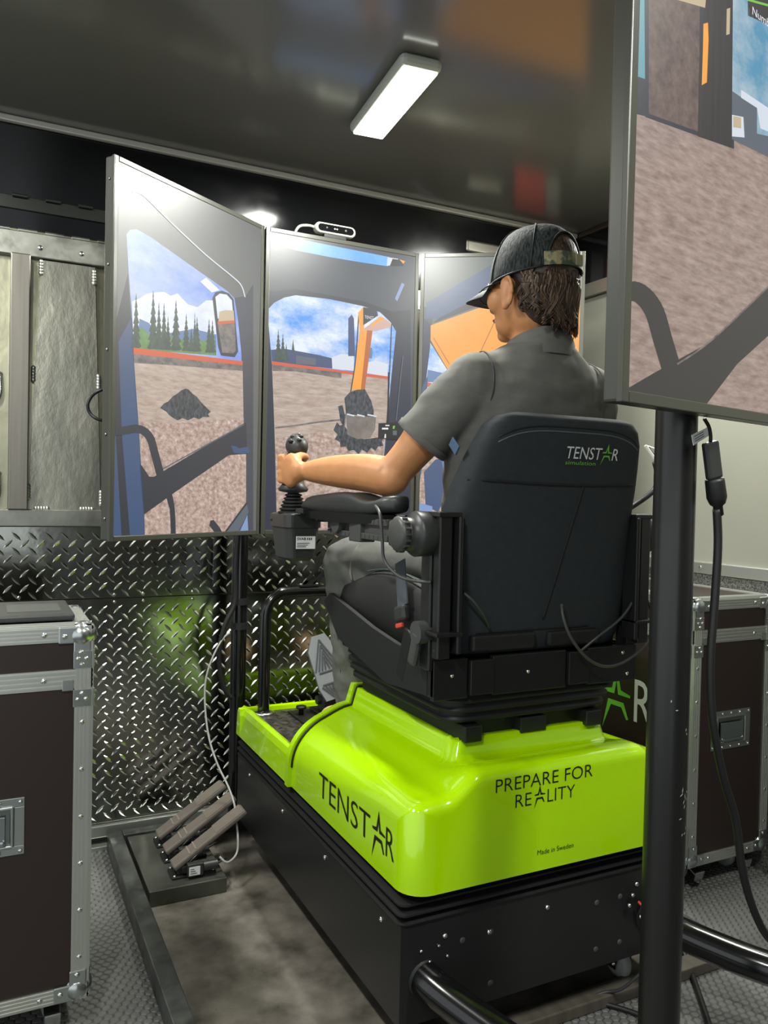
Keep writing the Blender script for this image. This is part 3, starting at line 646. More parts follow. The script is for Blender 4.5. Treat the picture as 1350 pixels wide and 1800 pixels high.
for i, (z, d) in enumerate([(0.664, 0.03), (0.670, 0.0), (0.679, 0.0), (0.685, 0.022), (0.692, -0.006), (0.700, -0.006), (0.706, 0.016), (0.713, -0.010), (0.720, -0.010), (0.727, 0.012), (0.733, -0.012), (0.745, -0.010)]):
    rings.append(rrect(0.872+d, 1.322-d, 1.425+d, 1.95-d, z, 0.05))
MB().loft(rings, 0, True).build('suspension_bellows', M_rub, st)
MB().box(0.855, 1.335, 1.425, 1.96, 0.742, 0.80, 0.01).build('seat_pan', M_vin, st)
# pressed steel bracket across the back
m = MB(); x = 0.822
seg = [(0.822, 0.905, 0), (0.908, 0.965, 0.008), (0.968, 1.165, 0), (1.168, 1.225, 0.008), (1.228, 1.372, 0)]
for a, b, o in seg: m.box(a, b, 1.405-o, 1.418-o, 0.728 + (0.006 if o else 0), 0.812-(0.004 if o else 0), 0.002)
m.box(0.822, 0.834, 1.405, 1.62, 0.735, 0.812, 0.002); m.box(1.36, 1.372, 1.405, 1.62, 0.735, 0.812, 0.002)
m.build('rear_bracket', M_blackp, st)
for p in ((0.866, 1.405, 0.778), (1.06, 1.405, 0.772), (1.33, 1.405, 0.795), (1.345, 1.405, 0.745)):
    MB().lathe(V(*p), V(0, -1, 0), [(0.005, 0), (0.0045, 0.002), (0.002, 0.004)], 8).build('screw', M_chrome, st)
# side shields
for s in (-1, 1):
    xx = SC+s*0.262
    q = [V(xx, 1.43, 0.735), V(xx, 1.62, 0.72), V(xx, 1.90, 0.775), V(xx, 2.0, 0.86), V(xx, 1.96, 0.885), V(xx, 1.70, 0.835), V(xx, 1.43, 0.80)]
    MB().prism(q, (s*0.012, 0, 0)).build('side_shield', M_vin, st)
# cushion with side bolsters
rings = []
for i in range(15):
    f = i/14; y = 1.455+0.565*f; hb = 0.935+0.035*math.sin(math.pi*min(1, f*1.25))-0.05*ss(.8, 1, f); zm = 0.865+0.02*f-0.03*ss(.9, 1, f); zb = 0.785+0.03*ss(.7, 1, f); w = 0.248-0.012*ss(.85, 1, f)
    pr_ = [(-w, zb), (-w-.006, (zb+hb)/2), (-w+.004, hb-.02), (-w+.03, hb), (-w+.062, hb-.012), (-w+.095, zm+.012), (-.08, zm), (.08, zm), (w-.095, zm+.012), (w-.062, hb-.012), (w-.03, hb), (w-.004, hb-.02), (w+.006, (zb+hb)/2), (w, zb)]
    rings.append([V(SC+a, y, b) for a, b in pr_])
cu = MB().loft(rings, 0, True).build('cushion', M_vin, st)
for k in (3,):
    for dx in (0, 0.008):
        MB().tube([r[k]+V(dx-0.012, 0, 0.001-dx*0.2) for r in rings[1:-1]], 0.0016, 6, spl=2).build('stitching', M_thread, cu)
# backrest
secs = [(0.815, .880, 1.328, 1.425, .085), (0.835, .868, 1.345, 1.418, .105), (0.88, .858, 1.358, 1.410, .125), (0.95, .855, 1.358, 1.398, .135), (1.03, .854, 1.348, 1.384, .135), (1.11, .858, 1.340, 1.368, .128), (1.17, .868, 1.335, 1.354, .12), (1.22, .882, 1.328, 1.342, .112), (1.27, .898, 1.316, 1.328, .10), (1.300, .912, 1.304, 1.324, .09), (1.318, .932, 1.288, 1.328, .07), (1.326, .965, 1.26, 1.338, .045)]
def sect(z, x0, x1, yr, th, n=40, ex=5.0):
    out = []; cx = (x0+x1)/2; hw = (x1-x0)/2; cy = yr+th/2; hd = th/2
    for i in range(n):
        a = 2*math.pi*i/n; c, s = math.cos(a), math.sin(a)
        qx = math.copysign(abs(c)**(2/ex), c); qy = math.copysign(abs(s)**(2/ex*1.3), s)
        dent = min(.05, .4*th)*(1-abs(qx)**3) if s > 0 else 0
        out.append(V(cx+hw*qx, cy+hd*qy-dent, z))
    return out
def bk(z):
    for a, b in zip(secs, secs[1:]):
        if a[0] <= z <= b[0]:
            t = (z-a[0])/(b[0]-a[0]); return [p+(q-p)*t for p, q in zip(a, b)]
    return secs[-1]
zsec = []
for a, b in zip(secs, secs[1:]):
    for k in range(3): zsec.append(bk(a[0]+(b[0]-a[0])*k/3))
zsec.append(secs[-1])
bo = MB().loft([sect(*s) for s in zsec], 0, True).build('backrest', M_fab, st)
def byr(z): return bk(z)[3]
def surf(x, z):
    _, x0, x1, yr, th = bk(z); dx = min(.9999, abs((x-(x0+x1)/2)/((x1-x0)/2))); c = dx**2.5; return yr+th/2-th/2*(math.sqrt(1-c*c))**.52
def seam(pts, r, mt, nm): MB().tube([V(x, surf(x, z)+0.0004, z) for x, z in pts], r, 6, spl=2).build(nm, mt, bo)
zz = 1.185
seam([(0.876+i*(1.330-0.876)/14, 1.186-0.006*math.sin(i/14*3.14)) for i in range(15)], 0.0034, M_seam, 'seam')
seam([(1.155-0.055*(i/12)**1.2, 1.184-0.30*i/12) for i in range(13)], 0.0032, M_seam, 'seam')
seam([(0.93+i*0.30/10, 0.862) for i in range(11)], 0.0024, M_seam, 'seam')
for dz, mt_ in ((0.0, M_seam), (-0.010, M_thread)):
    q = []
    for i in range(21):
        a = -1+2*i/20; q.append((1.108+a*0.186, 1.300+dz-0.028*abs(a)**4))
    seam(q, 0.0018, mt_, 'stitching')
lz = 1.236; ly = byr(1.25)-0.0015
u = V(1, 0, 0); v = V(0, -0.05, 0.25).normalized(); v = (V(0, byr(1.27)-byr(1.23), 0.04)).normalized()
lgm = MB(); lo = V(1.090, byr(lz)-0.0012, lz)
lgm.text('TENST', lo, u, v, 0.026, 0, width=0.096); star(lgm, lo+u*0.111, u, v, 0.030, 1); lgm.text('R', lo+u*0.127, u, v, 0.026, 0, width=0.017)
lgm.text('simulation', lo+V(0.003, 0, 0)-v*0.013, u, v, 0.0085, 1, width=0.082, thick=0.0)
lgm.build('embroidered_logo', [M_white_print, M_lime_print], bo)
MB().obox(V(0.868, 1.42, 1.255), (0.004, 0.035, 0.022), rot('X', 40), 0.001).build('fabric_tag', mat('blue_tag', '#39536b', 0.6), bo)
lowp = MB(); lowp.box(0.915, 1.08, byr(.84)-0.012, byr(.84)+0.01, 0.822, 0.858, 0.006); lowp.box(1.115, 1.26, byr(.84)-0.012, byr(.84)+0.01, 0.822, 0.856, 0.006); lowp.build('lower_back_flap', M_vin, st)
# adjusting knob lever, lower left
kn = MB(); c = V(0.826, 1.43, 0.868); kn.cyl(c, c+V(-0.035, 0, 0), 0.024, n=18); kn.obox(c+V(-0.028, 0.012, -0.035), (0.016, 0.028, 0.075), rot('X', 18), 0.007); kn.build('adjuster_lever', M_plasl, st)
# seat belt on the left side
bl = MB()
A = [V(0.842, 1.60, 1.00), V(0.838, 1.585, 0.96), V(0.832, 1.565, 0.915), V(0.830, 1.56, 0.905)]
rings = []
for p in spline(A, 4): rings.append([p+V(-0.002, -0.022, 0.008), p+V(-0.002, 0.022, -0.008), p+V(0.001, 0.022, -0.008), p+V(0.001, -0.022, 0.008)])
bl.loft(rings, 0, False); bl.build('belt_strap', mat('grey_webbing', '#474d54', 0.7, noise_=((20, 300, 20), '#3a4047', 0.2)), st)
MB().obox(V(0.826, 1.558, 0.888), (0.018, 0.046, 0.034), rot('X', -15), 0.006).build('belt_buckle', M_plas, st)
MB().obox(V(0.820, 1.555, 0.862), (0.008, 0.028, 0.010), rot('X', -15), 0.002).build('red_release', mat('red_orange_button', '#c8432c', 0.5), st)
MB().obox(V(0.824, 1.535, 0.80), (0.008, 0.04, 0.12), rot('X', 20), 0.004).build('buckle_stalk', M_rub, st)
# arm assemblies
def mx(s, x): return x if s < 0 else 2*SC-x
for s in (-1, 1):
    X = lambda x: mx(s, x)
    m = MB(); m.box(X(0.812), X(0.842), 1.375, 1.40, 0.82, 1.115, 0.003); m.box(X(0.852), X(0.862), 1.365, 1.41, 0.83, 1.11, 0.003); m.box(X(0.800), X(0.862), 1.36, 1.425, 0.868, 0.876, 0.002)
    m.box(X(0.806), X(0.862), 1.37, 1.43, 1.108, 1.118, 0.002); m.box(X(0.812), X(0.842), 1.41, 1.45, 0.79, 1.10, 0.003); m.build('arm_post', M_blackp, st)
    d = MB(); c = V(X(0.812), 1.425, 1.072); ax_ = V(-1 if s < 0 else 1, 0, 0); d.lathe(c, ax_, [(0.040, -0.02), (0.046, -0.01), (0.047, 0.03), (0.043, 0.036), (0.034, 0.038), (0.034, 0.052), (0.031, 0.058)], 28); d.build('pivot_drum', M_plas, st)
    k = MB(); k.lathe(c+ax_*0.058, ax_, [(0.036, 0), (0.036, 0.012), (0.030, 0.018)], 24)
    for i in range(18): a = 2*math.pi*i/18; k.cyl(c+ax_*0.058+V(0, math.cos(a)*0.0355, math.sin(a)*0.0355), c+ax_*0.069+V(0, math.cos(a)*0.0355, math.sin(a)*0.0355), 0.003, n=6)
    k.build('friction_knob', M_plasl, st)
    r = MB(); xr = X(0.772); w = 0.016
    r.box(xr-w, xr+w, 1.44, 1.50, 1.042, 1.098, 0.008)
    r.box(xr-w, xr+w, 1.50, 1.83, 1.083, 1.098, 0.002); r.box(xr-w, xr+w, 1.50, 1.83, 1.050, 1.064, 0.002); r.box(xr-w*0.5, xr+w*0.5, 1.50, 1.83, 1.060, 1.09)
    for i in range(14): r.box(xr-w-0.001, xr+w+0.001, 1.52+i*0.022, 1.53+i*0.022, 1.086, 1.095); r.box(xr-w-0.001, xr+w+0.001, 1.52+i*0.022, 1.53+i*0.022, 1.053, 1.061)
    r.box(xr-w-0.004, xr+w+0.004, 1.63, 1.69, 1.042, 1.102, 0.003); r.cyl(V(xr-w-0.010, 1.76, 1.083), V(xr+w+0.01, 1.76, 1.083), 0.026, n=20)
    r.build('arm_rail', M_plasl, st)
    a = MB(); N_ = 16; rings = []
    for i in range(N_+1):
        f = i/N_; y = 1.505+0.42*f; x = X(0.792-0.050*f); hw = 0.040*(1-0.55*(2*f-1)**8)
        top = 1.146+0.010*math.sin(math.pi*min(1, f*1.25))-0.016*math.exp(-((f-0.20)/0.13)**2)-0.028*ss(.82, 1, f)+0.004*(f < .1); bot = 1.105+0.012*(2*f-1)**4
        rings.append([V(x+hw*c, y, (top+bot)/2+(top-bot)/2*q) for c, q in ((-.8, -1), (-1, -.55), (-1, .4), (-.85, .85), (-.5, 1), (0, .93), (.5, 1), (.85, .85), (1, .4), (1, -.55), (.8, -1), (0, -1.05))])
    a.loft(rings, 0, True); a.build('arm_pad', M_plas, st)
    t_ = MB(); rings = []
    for i in range(9):
        f = i/8; y = 1.525+0.36*f; x = X(0.79-0.042*f); hw = 0.034; rings.append([V(x-hw, y, 1.107), V(x+hw, y, 1.107), V(x+hw*.8, y, 1.083+0.006*(2*f-1)**2), V(x-hw*.8, y, 1.083+0.006*(2*f-1)**2)])
    t_.loft(rings, 0, False); t_.cyl(V(X(0.76), 1.80, 1.082), V(X(0.76), 1.80, 1.066), 0.014); t_.build('arm_tray', M_blackp, st)
MB().tube([P(660, 889, X=0.752), P(668, 905, X=0.742), P(672, 950, X=0.745), P(676, 985, X=0.75), P(700, 1012, X=0.765), P(730, 1021, X=0.79), P(758, 1023, X=0.81)], 0.0036).build('arm_cable', M_plasl, st)
# cable loops behind the seat
MB().tube([P(987, 1062, Y=1.394), P(990, 1085, Y=1.38), P(1003, 1120, Y=1.37), P(1030, 1155, Y=1.365), P(1062, 1171, Y=1.365), P(1098, 1163, Y=1.37), P(1135, 1133, Y=1.38), P(1149, 1100, Y=1.39), P(1140, 1060, Y=1.40), P(1118, 1030, Y=1.40)], 0.0036, spl=8).build('seat_cable', M_plasl, st)
MB().tube([P(1114, 1032, Y=1.385), P(1113, 1055, Y=1.38), P(1090, 1088, Y=1.375), P(1050, 1120, Y=1.38), P(1022, 1143, Y=1.395)], 0.003, spl=8).build('seat_cable', M_plasl, st)
MB().tube([P(815, 1042, Y=1.385), P(833, 1058, Y=1.375), P(850, 1082, Y=1.385), P(860, 1104, Y=1.405)], 0.003).build('pull_cord', M_plasl, st)
# ================================================================ JOYSTICK CONSOLES
def console(s, label):
    X = lambda x: mx(s, x)
    t = thing('joystick_console', label, 'joystick', V(X(0.725), 1.97, 0.975), 'joystick consoles')
    rings = [rrect(min(X(.675+d), X(.775-d)), max(X(.675+d), X(.775-d)), 1.905+d, 2.045-d, z, 0.02) for z, d in ((0.975, 0.022), (0.983, 0.012), (1.06, 0.004), (1.062, 0.0), (1.094, 0.0), (1.098, 0.006))]
    MB().loft(rings, 0, False).build('control_box', M_plas, t)
    m = MB(); m.box(X(0.745), X(0.795), 1.88, 1.93, 1.078, 1.12, 0.004); m.box(X(0.70), X(0.79), 1.86, 1.91, 1.098, 1.112, 0.003); m.build('mount_bracket', M_blackp, t)
    b = MB(); prof = []
    for i in range(6): zz_ = 1.098+i*0.009; r = 0.040-i*0.0035; prof += [(r, zz_), (r, zz_+0.003), (r-0.008, zz_+0.006)]
    b.lathe(V(X(0.715), 1.965, 0), V(0, 0, 1), prof, 24, smooth=False); b.build('rubber_boot', M_rub, t)
    g = MB(); B = V(X(0.713), 1.962, 0)
    g.lathe(B, V(0.0, 0, 1), [(0.012, 1.13), (0.015, 1.15), (0.036, 1.154), (0.040, 1.160), (0.030, 1.172), (0.024, 1.185)], 24)
    g.tube([B+V(0, 0, 1.18), B+V(0, 0, 1.22), B+V(0.003, 0, 1.25)], lambda f: 0.022-0.003*math.sin(f*3), 18)
    g.ell(B+V(0.006, -0.004, 1.272), (0.029, 0.036, 0.030), rot('X', 20), 0, 20, 12); go = g.build('grip', M_plas, t)
    up = V(-0.35, -0.55, 0.75).normalized(); tt = V(0.85, -0.3, 0.2); tt = (tt-up*tt.dot(up)).normalized(); ww = up.cross(tt); c = B+V(0.006, -0.004, 1.272)+up*0.029
    for a_, b_ in ((-.014, .008), (-.006, -.006), (.008, .010), (.014, -.002)):
        MB().ell(c+tt*a_-ww*b_*1.2-up*0.003, (0.0072, 0.0072, 0.006), None, 0, 10, 6).build('button', M_rub, go)
    MB().obox(c+tt*0.004+ww*0.018-up*0.006, (0.020, 0.009, 0.008), Matrix((tt, ww, up)).transposed(), 0.003).build('rocker_switch', M_plasl, go)
    if s < 0:
        q = MB(); q.box(0.703, 0.755, 1.9062, 1.9072, 1.008, 1.040)
        q.text('SVAB', V(0.7055, 1.9060, 1.0305), V(1, 0, 0), V(0, 0, 1), 0.0065, 1, width=0.024, thick=0.02)
        for k in range(3): q.box(0.7055, 0.730+k*0.005, 1.9056, 1.9062, 1.0125+k*0.0045, 1.0140+k*0.0045, 0, 1)
        for k in range(3): q.box(0.733+k*0.005, 0.7355+k*0.005, 1.9056, 1.9062, 1.0305, 1.0365, 0, 1)
        q.build('maker_label', [M_white_print, M_black_print], t)
        MB().lathe(V(0.6745, 2.02, 1.078), V(-1, 0, 0), [(0.003, 0), (0.0025, 0.002)], 8).build('screw', M_rub, t)
    return t
console(-1, 'black joystick console with a white maker label under the gripping left hand')
console(1, 'black joystick console on the arm of the seat facing the grey wall')
tb = thing('tablet_holder', 'white-edged tablet on a black clip beside the seat backrest', 'tablet', V(1.56, 1.54, 1.14))
Rt = rot('Z', 35) @ rot('X', -35)
MB().obox(V(1.545, 1.53, 1.262), (0.11, 0.008, 0.07), Rt, 0.003).build('tablet_frame', mat('white_plastic', '#c9cbc6', 0.4), tb)
MB().obox(V(1.545, 1.53, 1.262)+Rt @ V(0, -0.0045, 0), (0.092, 0.002, 0.054), Rt).build('tablet_screen', mat('dark_glass', '#101214', 0.15), tb)
MB().tube([V(1.545, 1.535, 1.25), V(1.56, 1.54, 1.21), V(1.55, 1.55, 1.17), V(1.43, 1.56, 1.10), V(1.425, 1.56, 1.09)], 0.007).build('clip_arm', M_rub, tb)
# ================================================================ MONITORS
M_bez = mat('monitor_bezel', '#3a3b34', 0.3, 0.0, 0.5)
M_bezs = mat('monitor_side', '#34352f', 0.35)
G = dict(
 slate_glare=screen_mat('scr_headliner_glare', '#5c5e5b', '#656763', (3, 3, 3), 0.3), slate_g=screen_mat('scr_headliner_green_grey', '#5a625c'), slate=screen_mat('scr_slate', '#3a4048', '#444a52', (6, 6, 3), 0.3), slate_d=screen_mat('scr_slate_dark', '#2b2f37'), slate_l=screen_mat('scr_slate_light', '#59616b'),  # first entry is slate lightened to hold glare on the left screen
 navy=screen_mat('scr_navy', '#262b3c'), blue=screen_mat('scr_cab_blue', '#3f567c', '#35496b', (3, 3, 3), 0.3), blue_l=screen_mat('scr_cab_blue_light', '#7d97c4'),
 sky=screen_mat('scr_sky', '#3c92ea', '#e2eaf2', (7, 7, 12), 0.13, None, 6), sky2=screen_mat('scr_sky_violet', '#5d86e0', '#b9c6ee', (4, 4, 9), 0.22), strip=screen_mat('scr_sky_strip', '#4fa6f5', '#8cc6fa', (6, 6, 8), 0.25),
 cloud=screen_mat('scr_cloud', '#c9d3ea', '#eef1f6', (9, 9, 12), 0.2), ground=screen_mat('scr_ground', '#a18d7e', '#c4b3a6', (22, 22, 110), 0.16, '#ded0c7', 8),
 gravel=screen_mat('scr_gravel', '#93796b', '#cbb4a8', (70, 70, 90), 0.13, '#f2e8e2', 8), shadow=screen_mat('scr_berm', '#4c4a50', '#8d8078', (40, 40, 60), 0.2), dark=screen_mat('scr_soil', '#14171b', '#4c525a', (120, 120, 60), 0.13),
 orange_l=screen_mat('scr_orange_line', '#d0572c'), orange=screen_mat('scr_orange', '#f0951f', '#f7aa3c', (4, 4, 4), 0.3), orange_d=screen_mat('scr_orange_dark', '#b8611d'), pinkish=screen_mat('scr_boom_under', '#c9a697'),
 tree=screen_mat('scr_tree', '#27382f', '#42584a', (60, 60, 40), 0.2), bush=screen_mat('scr_bush', '#4f7a3c', '#6c9450', (50, 50, 50), 0.2), hill=screen_mat('scr_hill', '#5d7ba8'), white=screen_mat('scr_white', '#d3dae4'), build=screen_mat('scr_building', '#3c4a72'),
 beige=screen_mat('scr_beige', '#c0ad8c'), black=screen_mat('scr_black', '#07080a'), text=screen_mat('scr_text', '#e6e9ea'), green=screen_mat('scr_green', '#7ac043'), bucket=screen_mat('scr_bucket', '#6a625c', '#8d8279', (20, 20, 20), 0.2),
 n_ground=screen_mat('scr_near_ground', '#7d685d', '#b09c92', (30, 30, 130), 0.2, '#d6c7bd', 8), n_dark=screen_mat('scr_near_frame', '#34322f'), n_brown=screen_mat('scr_near_panel', '#4a3a34', '#77635b', (60, 60, 60), 0.2), n_col=screen_mat('scr_near_column', '#24211f', '#332e2b', (90, 90, 3), 0.2), teal=screen_mat('scr_teal', '#5f9aa8'), n_sky=screen_mat('scr_near_sky', '#4f8fb0', '#b9c7cc', (8, 8, 12), 0.15))
GK = list(G); GI = {k: i for i, k in enumerate(GK)}
def clip(poly, w, h):
    def half(pts, f):
        out = []
        for i in range(len(pts)):
            a, b = pts[i-1], pts[i]; fa, fb = f(a), f(b)
            if fa >= 0: 
                if fb >= 0: out.append(b)
                else: t = fa/(fa-fb); out.append((a[0]+(b[0]-a[0])*t, a[1]+(b[1]-a[1])*t))
            elif fb >= 0:
                t = fa/(fa-fb); out.append((a[0]+(b[0]-a[0])*t, a[1]+(b[1]-a[1])*t)); out.append(b)
        return out
    for f in (lambda p: p[0], lambda p: w-p[0], lambda p: p[1], lambda p: h-p[1]):
        poly = half(poly, f)
        if len(poly) < 3: return []
    return poly
def monitor(name, label, p0, u, w, h, th, layers, bez=0.014, texts=(), screws=True):
    p0 = Vector(p0); u = Vector(u).normalized(); v = V(0, 0, 1); n = u.cross(v)   # n points to the viewer side
    t = thing(name, label, 'monitor', p0+u*(w/2)+n*(-th/2))
    R = Matrix((u, v, n)).transposed(); c = p0+u*(w/2)+v*(h/2)
    MB().obox(c-n*(th/2+0.001), (w-0.002, h-0.002, th-0.002), R, 0.004).build('housing', M_bezs, t)
    MB().obox(c-n*(th+0.012), (w*0.6, h*0.6, 0.024), R, 0.008).build('rear_cover', M_plas, t)
    b = MB(); d = 0.010
    for a, sz in ((u*(bez/2), (bez, h)), (u*(w-bez/2), (bez, h))): b.obox(p0+a+v*(h/2)-n*(d/2-0.002), (sz[0], sz[1], d), R, 0.0015)
    for a in (v*(bez/2), v*(h-bez/2)): b.obox(p0+u*(w/2)+a-n*(d/2-0.002), (w-2*bez, bez, d), R, 0.0015)
    b.build('bezel', M_bez, t)
    s = MB(); o = p0+u*bez+v*bez; sw = w-2*bez; sh = h-2*bez; pl = (o, n)
    def put(pts, key, k):
        q = clip(pts, sw, sh)
        if q: s.add([o+u*a+v*bb+n*(0.0002+0.00004*k) for a, bb in q], [list(range(len(q)))], GI[key])
    def uv(px, py): q = P(px, py, pl=pl)-o; return (q.dot(u), q.dot(v))
    put([(0, 0), (sw, 0), (sw, sh), (0, sh)], layers[0], 0)
    for k, (key, pts) in enumerate(layers[1:]):
        if isinstance(pts[0], (int, float)):                      # stroke: [width_px, points...]
            r = pts[0]; q = pts[1:]
            q = [(a.x, a.y) for a in spline([V(x, y, 0) for x, y in q], 5)] if len(q) > 2 else q
            for i in range(len(q)-1):
                (x0, y0), (x1, y1) = q[i], q[i+1]; L = math.hypot(x1-x0, y1-y0) or 1; nx, ny = -(y1-y0)/L*r/2, (x1-x0)/L*r/2; ex, ey = (x1-x0)/L*r*.2, (y1-y0)/L*r*.2
                put([uv(x0+nx-ex, y0+ny-ey), uv(x0-nx-ex, y0-ny-ey), uv(x1-nx+ex, y1-ny+ey), uv(x1+nx+ex, y1+ny+ey)], key, k+1+i*0.01)
        else: put([uv(x, y) for x, y in pts], key, k+1)
    for txt, px, py, size, key, wd in texts:
        a, bb = uv(px, py); s.text(txt, o+u*a+v*bb, u, v, size, GI[key], depth=0.004, width=wd)
    s.build('screen', [G[k] for k in GK], t)
    if screws:
        for k in range(5): MB().lathe(p0-u*0.0005-n*(th*0.5)+v*(h*(0.06+0.22*k)), -u, [(0.0035, 0), (0.003, 0.0015)], 8).build('screw', M_steel, t)
        MB().obox(p0+u*(w*0.35)-n*(th*0.4)-v*0.001, (0.012, 0.004, 0.006), R).build('port', M_rub, t)
    return t
def tree(x, y, h, w):
    pts = []; n = 7; w *= 1.35
    L = []; Rr = []
    for i in range(n):
        f = i/n; L += [(x-w*(0.10+f*0.9), y-h+h*f+h/n*0.9), (x-w*(0.05+f*0.55), y-h+h*(f+1/n))]; Rr += [(x+w*(0.10+f*0.9), y-h+h*f+h/n*0.8), (x+w*(0.05+f*0.55), y-h+h*(f+1/n))]
    return [(x, y-h)] + Rr + L[::-1]
random.seed(5)
# ---- left portrait monitor
W1 = [(222, 412), (228, 404), (240, 403), (265, 417), (330, 463), (400, 512), (412, 525), (418, 560), (424, 620), (428, 743), (285, 825), (268, 837), (258, 836), (252, 800), (247, 760), (237, 625), (226, 480)]
left_layers = ['slate_glare',
 ('slate', [(180, 560), (225, 560), (432, 520), (445, 500), (445, 960), (180, 960)]),
 ('slate_d', [(205, 560), (225, 480), (245, 760), (258, 945), (180, 960), (180, 700)]),
 ('blue', [(208, 600), (230, 560), (238, 640), (258, 948), (229, 950), (214, 760)]), ('blue', [(198, 760), (203, 760), (214, 950), (180, 955)]),
 ('sky2', W1),
 ('cloud', [(232, 530), (246, 524), (258, 516), (272, 514), (288, 513), (300, 520), (312, 516), (330, 535), (347, 540), (362, 528), (378, 528), (380, 600), (234, 600)]), ('cloud', [(352, 495), (362, 488), (386, 510), (372, 514)]),
 ('hill', [(245, 560), (262, 568), (275, 590), (300, 585), (340, 578), (380, 588), (380, 615), (240, 612)]),
 ('bush', [(236, 600), (248, 575), (260, 585), (268, 602), (290, 598), (300, 590), (330, 600), (378, 598), (380, 625), (236, 614)])]
for x, h, w in ((239, 98, 8), (269, 105, 9), (279, 84, 7), (288, 84, 7), (295, 60, 6), (309, 90, 9), (327, 66, 7), (336, 42, 5), (346, 62, 7), (342, 70, 4), (367, 60, 6), (373, 58, 6)): left_layers.append(('tree', tree(x, 612+(x-240)*0.06, h, w)))
left_layers += [('orange_l', [(234, 611), (426, 635), (426, 642), (234, 622)]), ('ground', [(234, 622), (426, 642), (428, 760), (250, 860), (244, 760)]), ('shadow', [(234, 622), (426, 642), (426, 652), (350, 646), (300, 642), (235, 638)]),
 ('gravel', [(246, 740), (300, 745), (428, 735), (428, 765), (280, 850), (250, 850)]),
 ('dark', [(281, 717), (288, 709), (295, 706), (303, 697), (311, 692), (318, 686), (326, 683), (331, 685), (338, 692), (345, 697), (352, 706), (360, 714), (370, 724), (365, 728), (368, 733), (356, 733), (350, 737), (340, 734), (330, 739), (320, 735), (312, 739), (304, 735), (297, 730), (292, 724)]),
 ('slate_d', [(373, 524), (378, 514), (390, 511), (402, 516), (410, 526), (418, 618), (412, 628), (388, 625), (383, 610)]),
 ('cloud', [(378, 522), (386, 516), (398, 518), (407, 528), (410, 560), (382, 560)]), ('beige', [(385, 548), (396, 545), (410, 546), (412, 570), (383, 566)]), ('orange_l', [(382, 565), (412, 563), (412, 568), (382, 570)]), ('shadow', [(382, 570), (412, 568), (414, 616), (410, 621), (390, 620)]),
 ('white', [2.0, (233, 338), (243, 339), (258, 349), (300, 391), (360, 447), (410, 488), (424, 503), (430, 522)]),
 ('gravel', [(300, 868), (330, 845), (395, 803), (405, 797), (432, 797), (432, 886), (395, 938), (308, 944), (300, 900)]), ('gravel', [(253, 904), (292, 876), (299, 900), (302, 944), (254, 947)]),
 ('slate_d', [(246, 815), (262, 838), (270, 838), (428, 744), (432, 744), (434, 798), (402, 800), (393, 806), (300, 870), (253, 904)]), ('slate_l', [2.2, (286, 824), (428, 746)]),
 ('slate_d', [14, (180, 762), (215, 757), (243, 754), (262, 768), (272, 800), (281, 834)]), ('slate_d', [9, (297, 868), (302, 895), (304, 946)]),
 ('slate_d', [(367, 924), (369, 915), (375, 914), (386, 928), (392, 940), (380, 940)]), ('slate_l', [(395, 938), (433, 885), (436, 900), (415, 940)]), ('blue_l', [(418, 940), (434, 905), (436, 938)]), ('slate_d', [3, (392, 940), (433, 884)]),
 ('blue', [(405, 783), (412, 784), (420, 788), (436, 785), (438, 796), (425, 798), (410, 796)])]
MZ0 = 1.015; MH = 0.98; MW = 0.562
jl = V(0.782, 2.459, MZ0); ang = math.radians(33.5); ul = V(math.cos(ang), math.sin(ang), 0)
monitor('monitor', 'portrait monitor angled beside the aluminium hatch, showing trees and a soil heap', jl-ul*(0.600+0.004), ul, 0.600, MH, 0.034, left_layers)
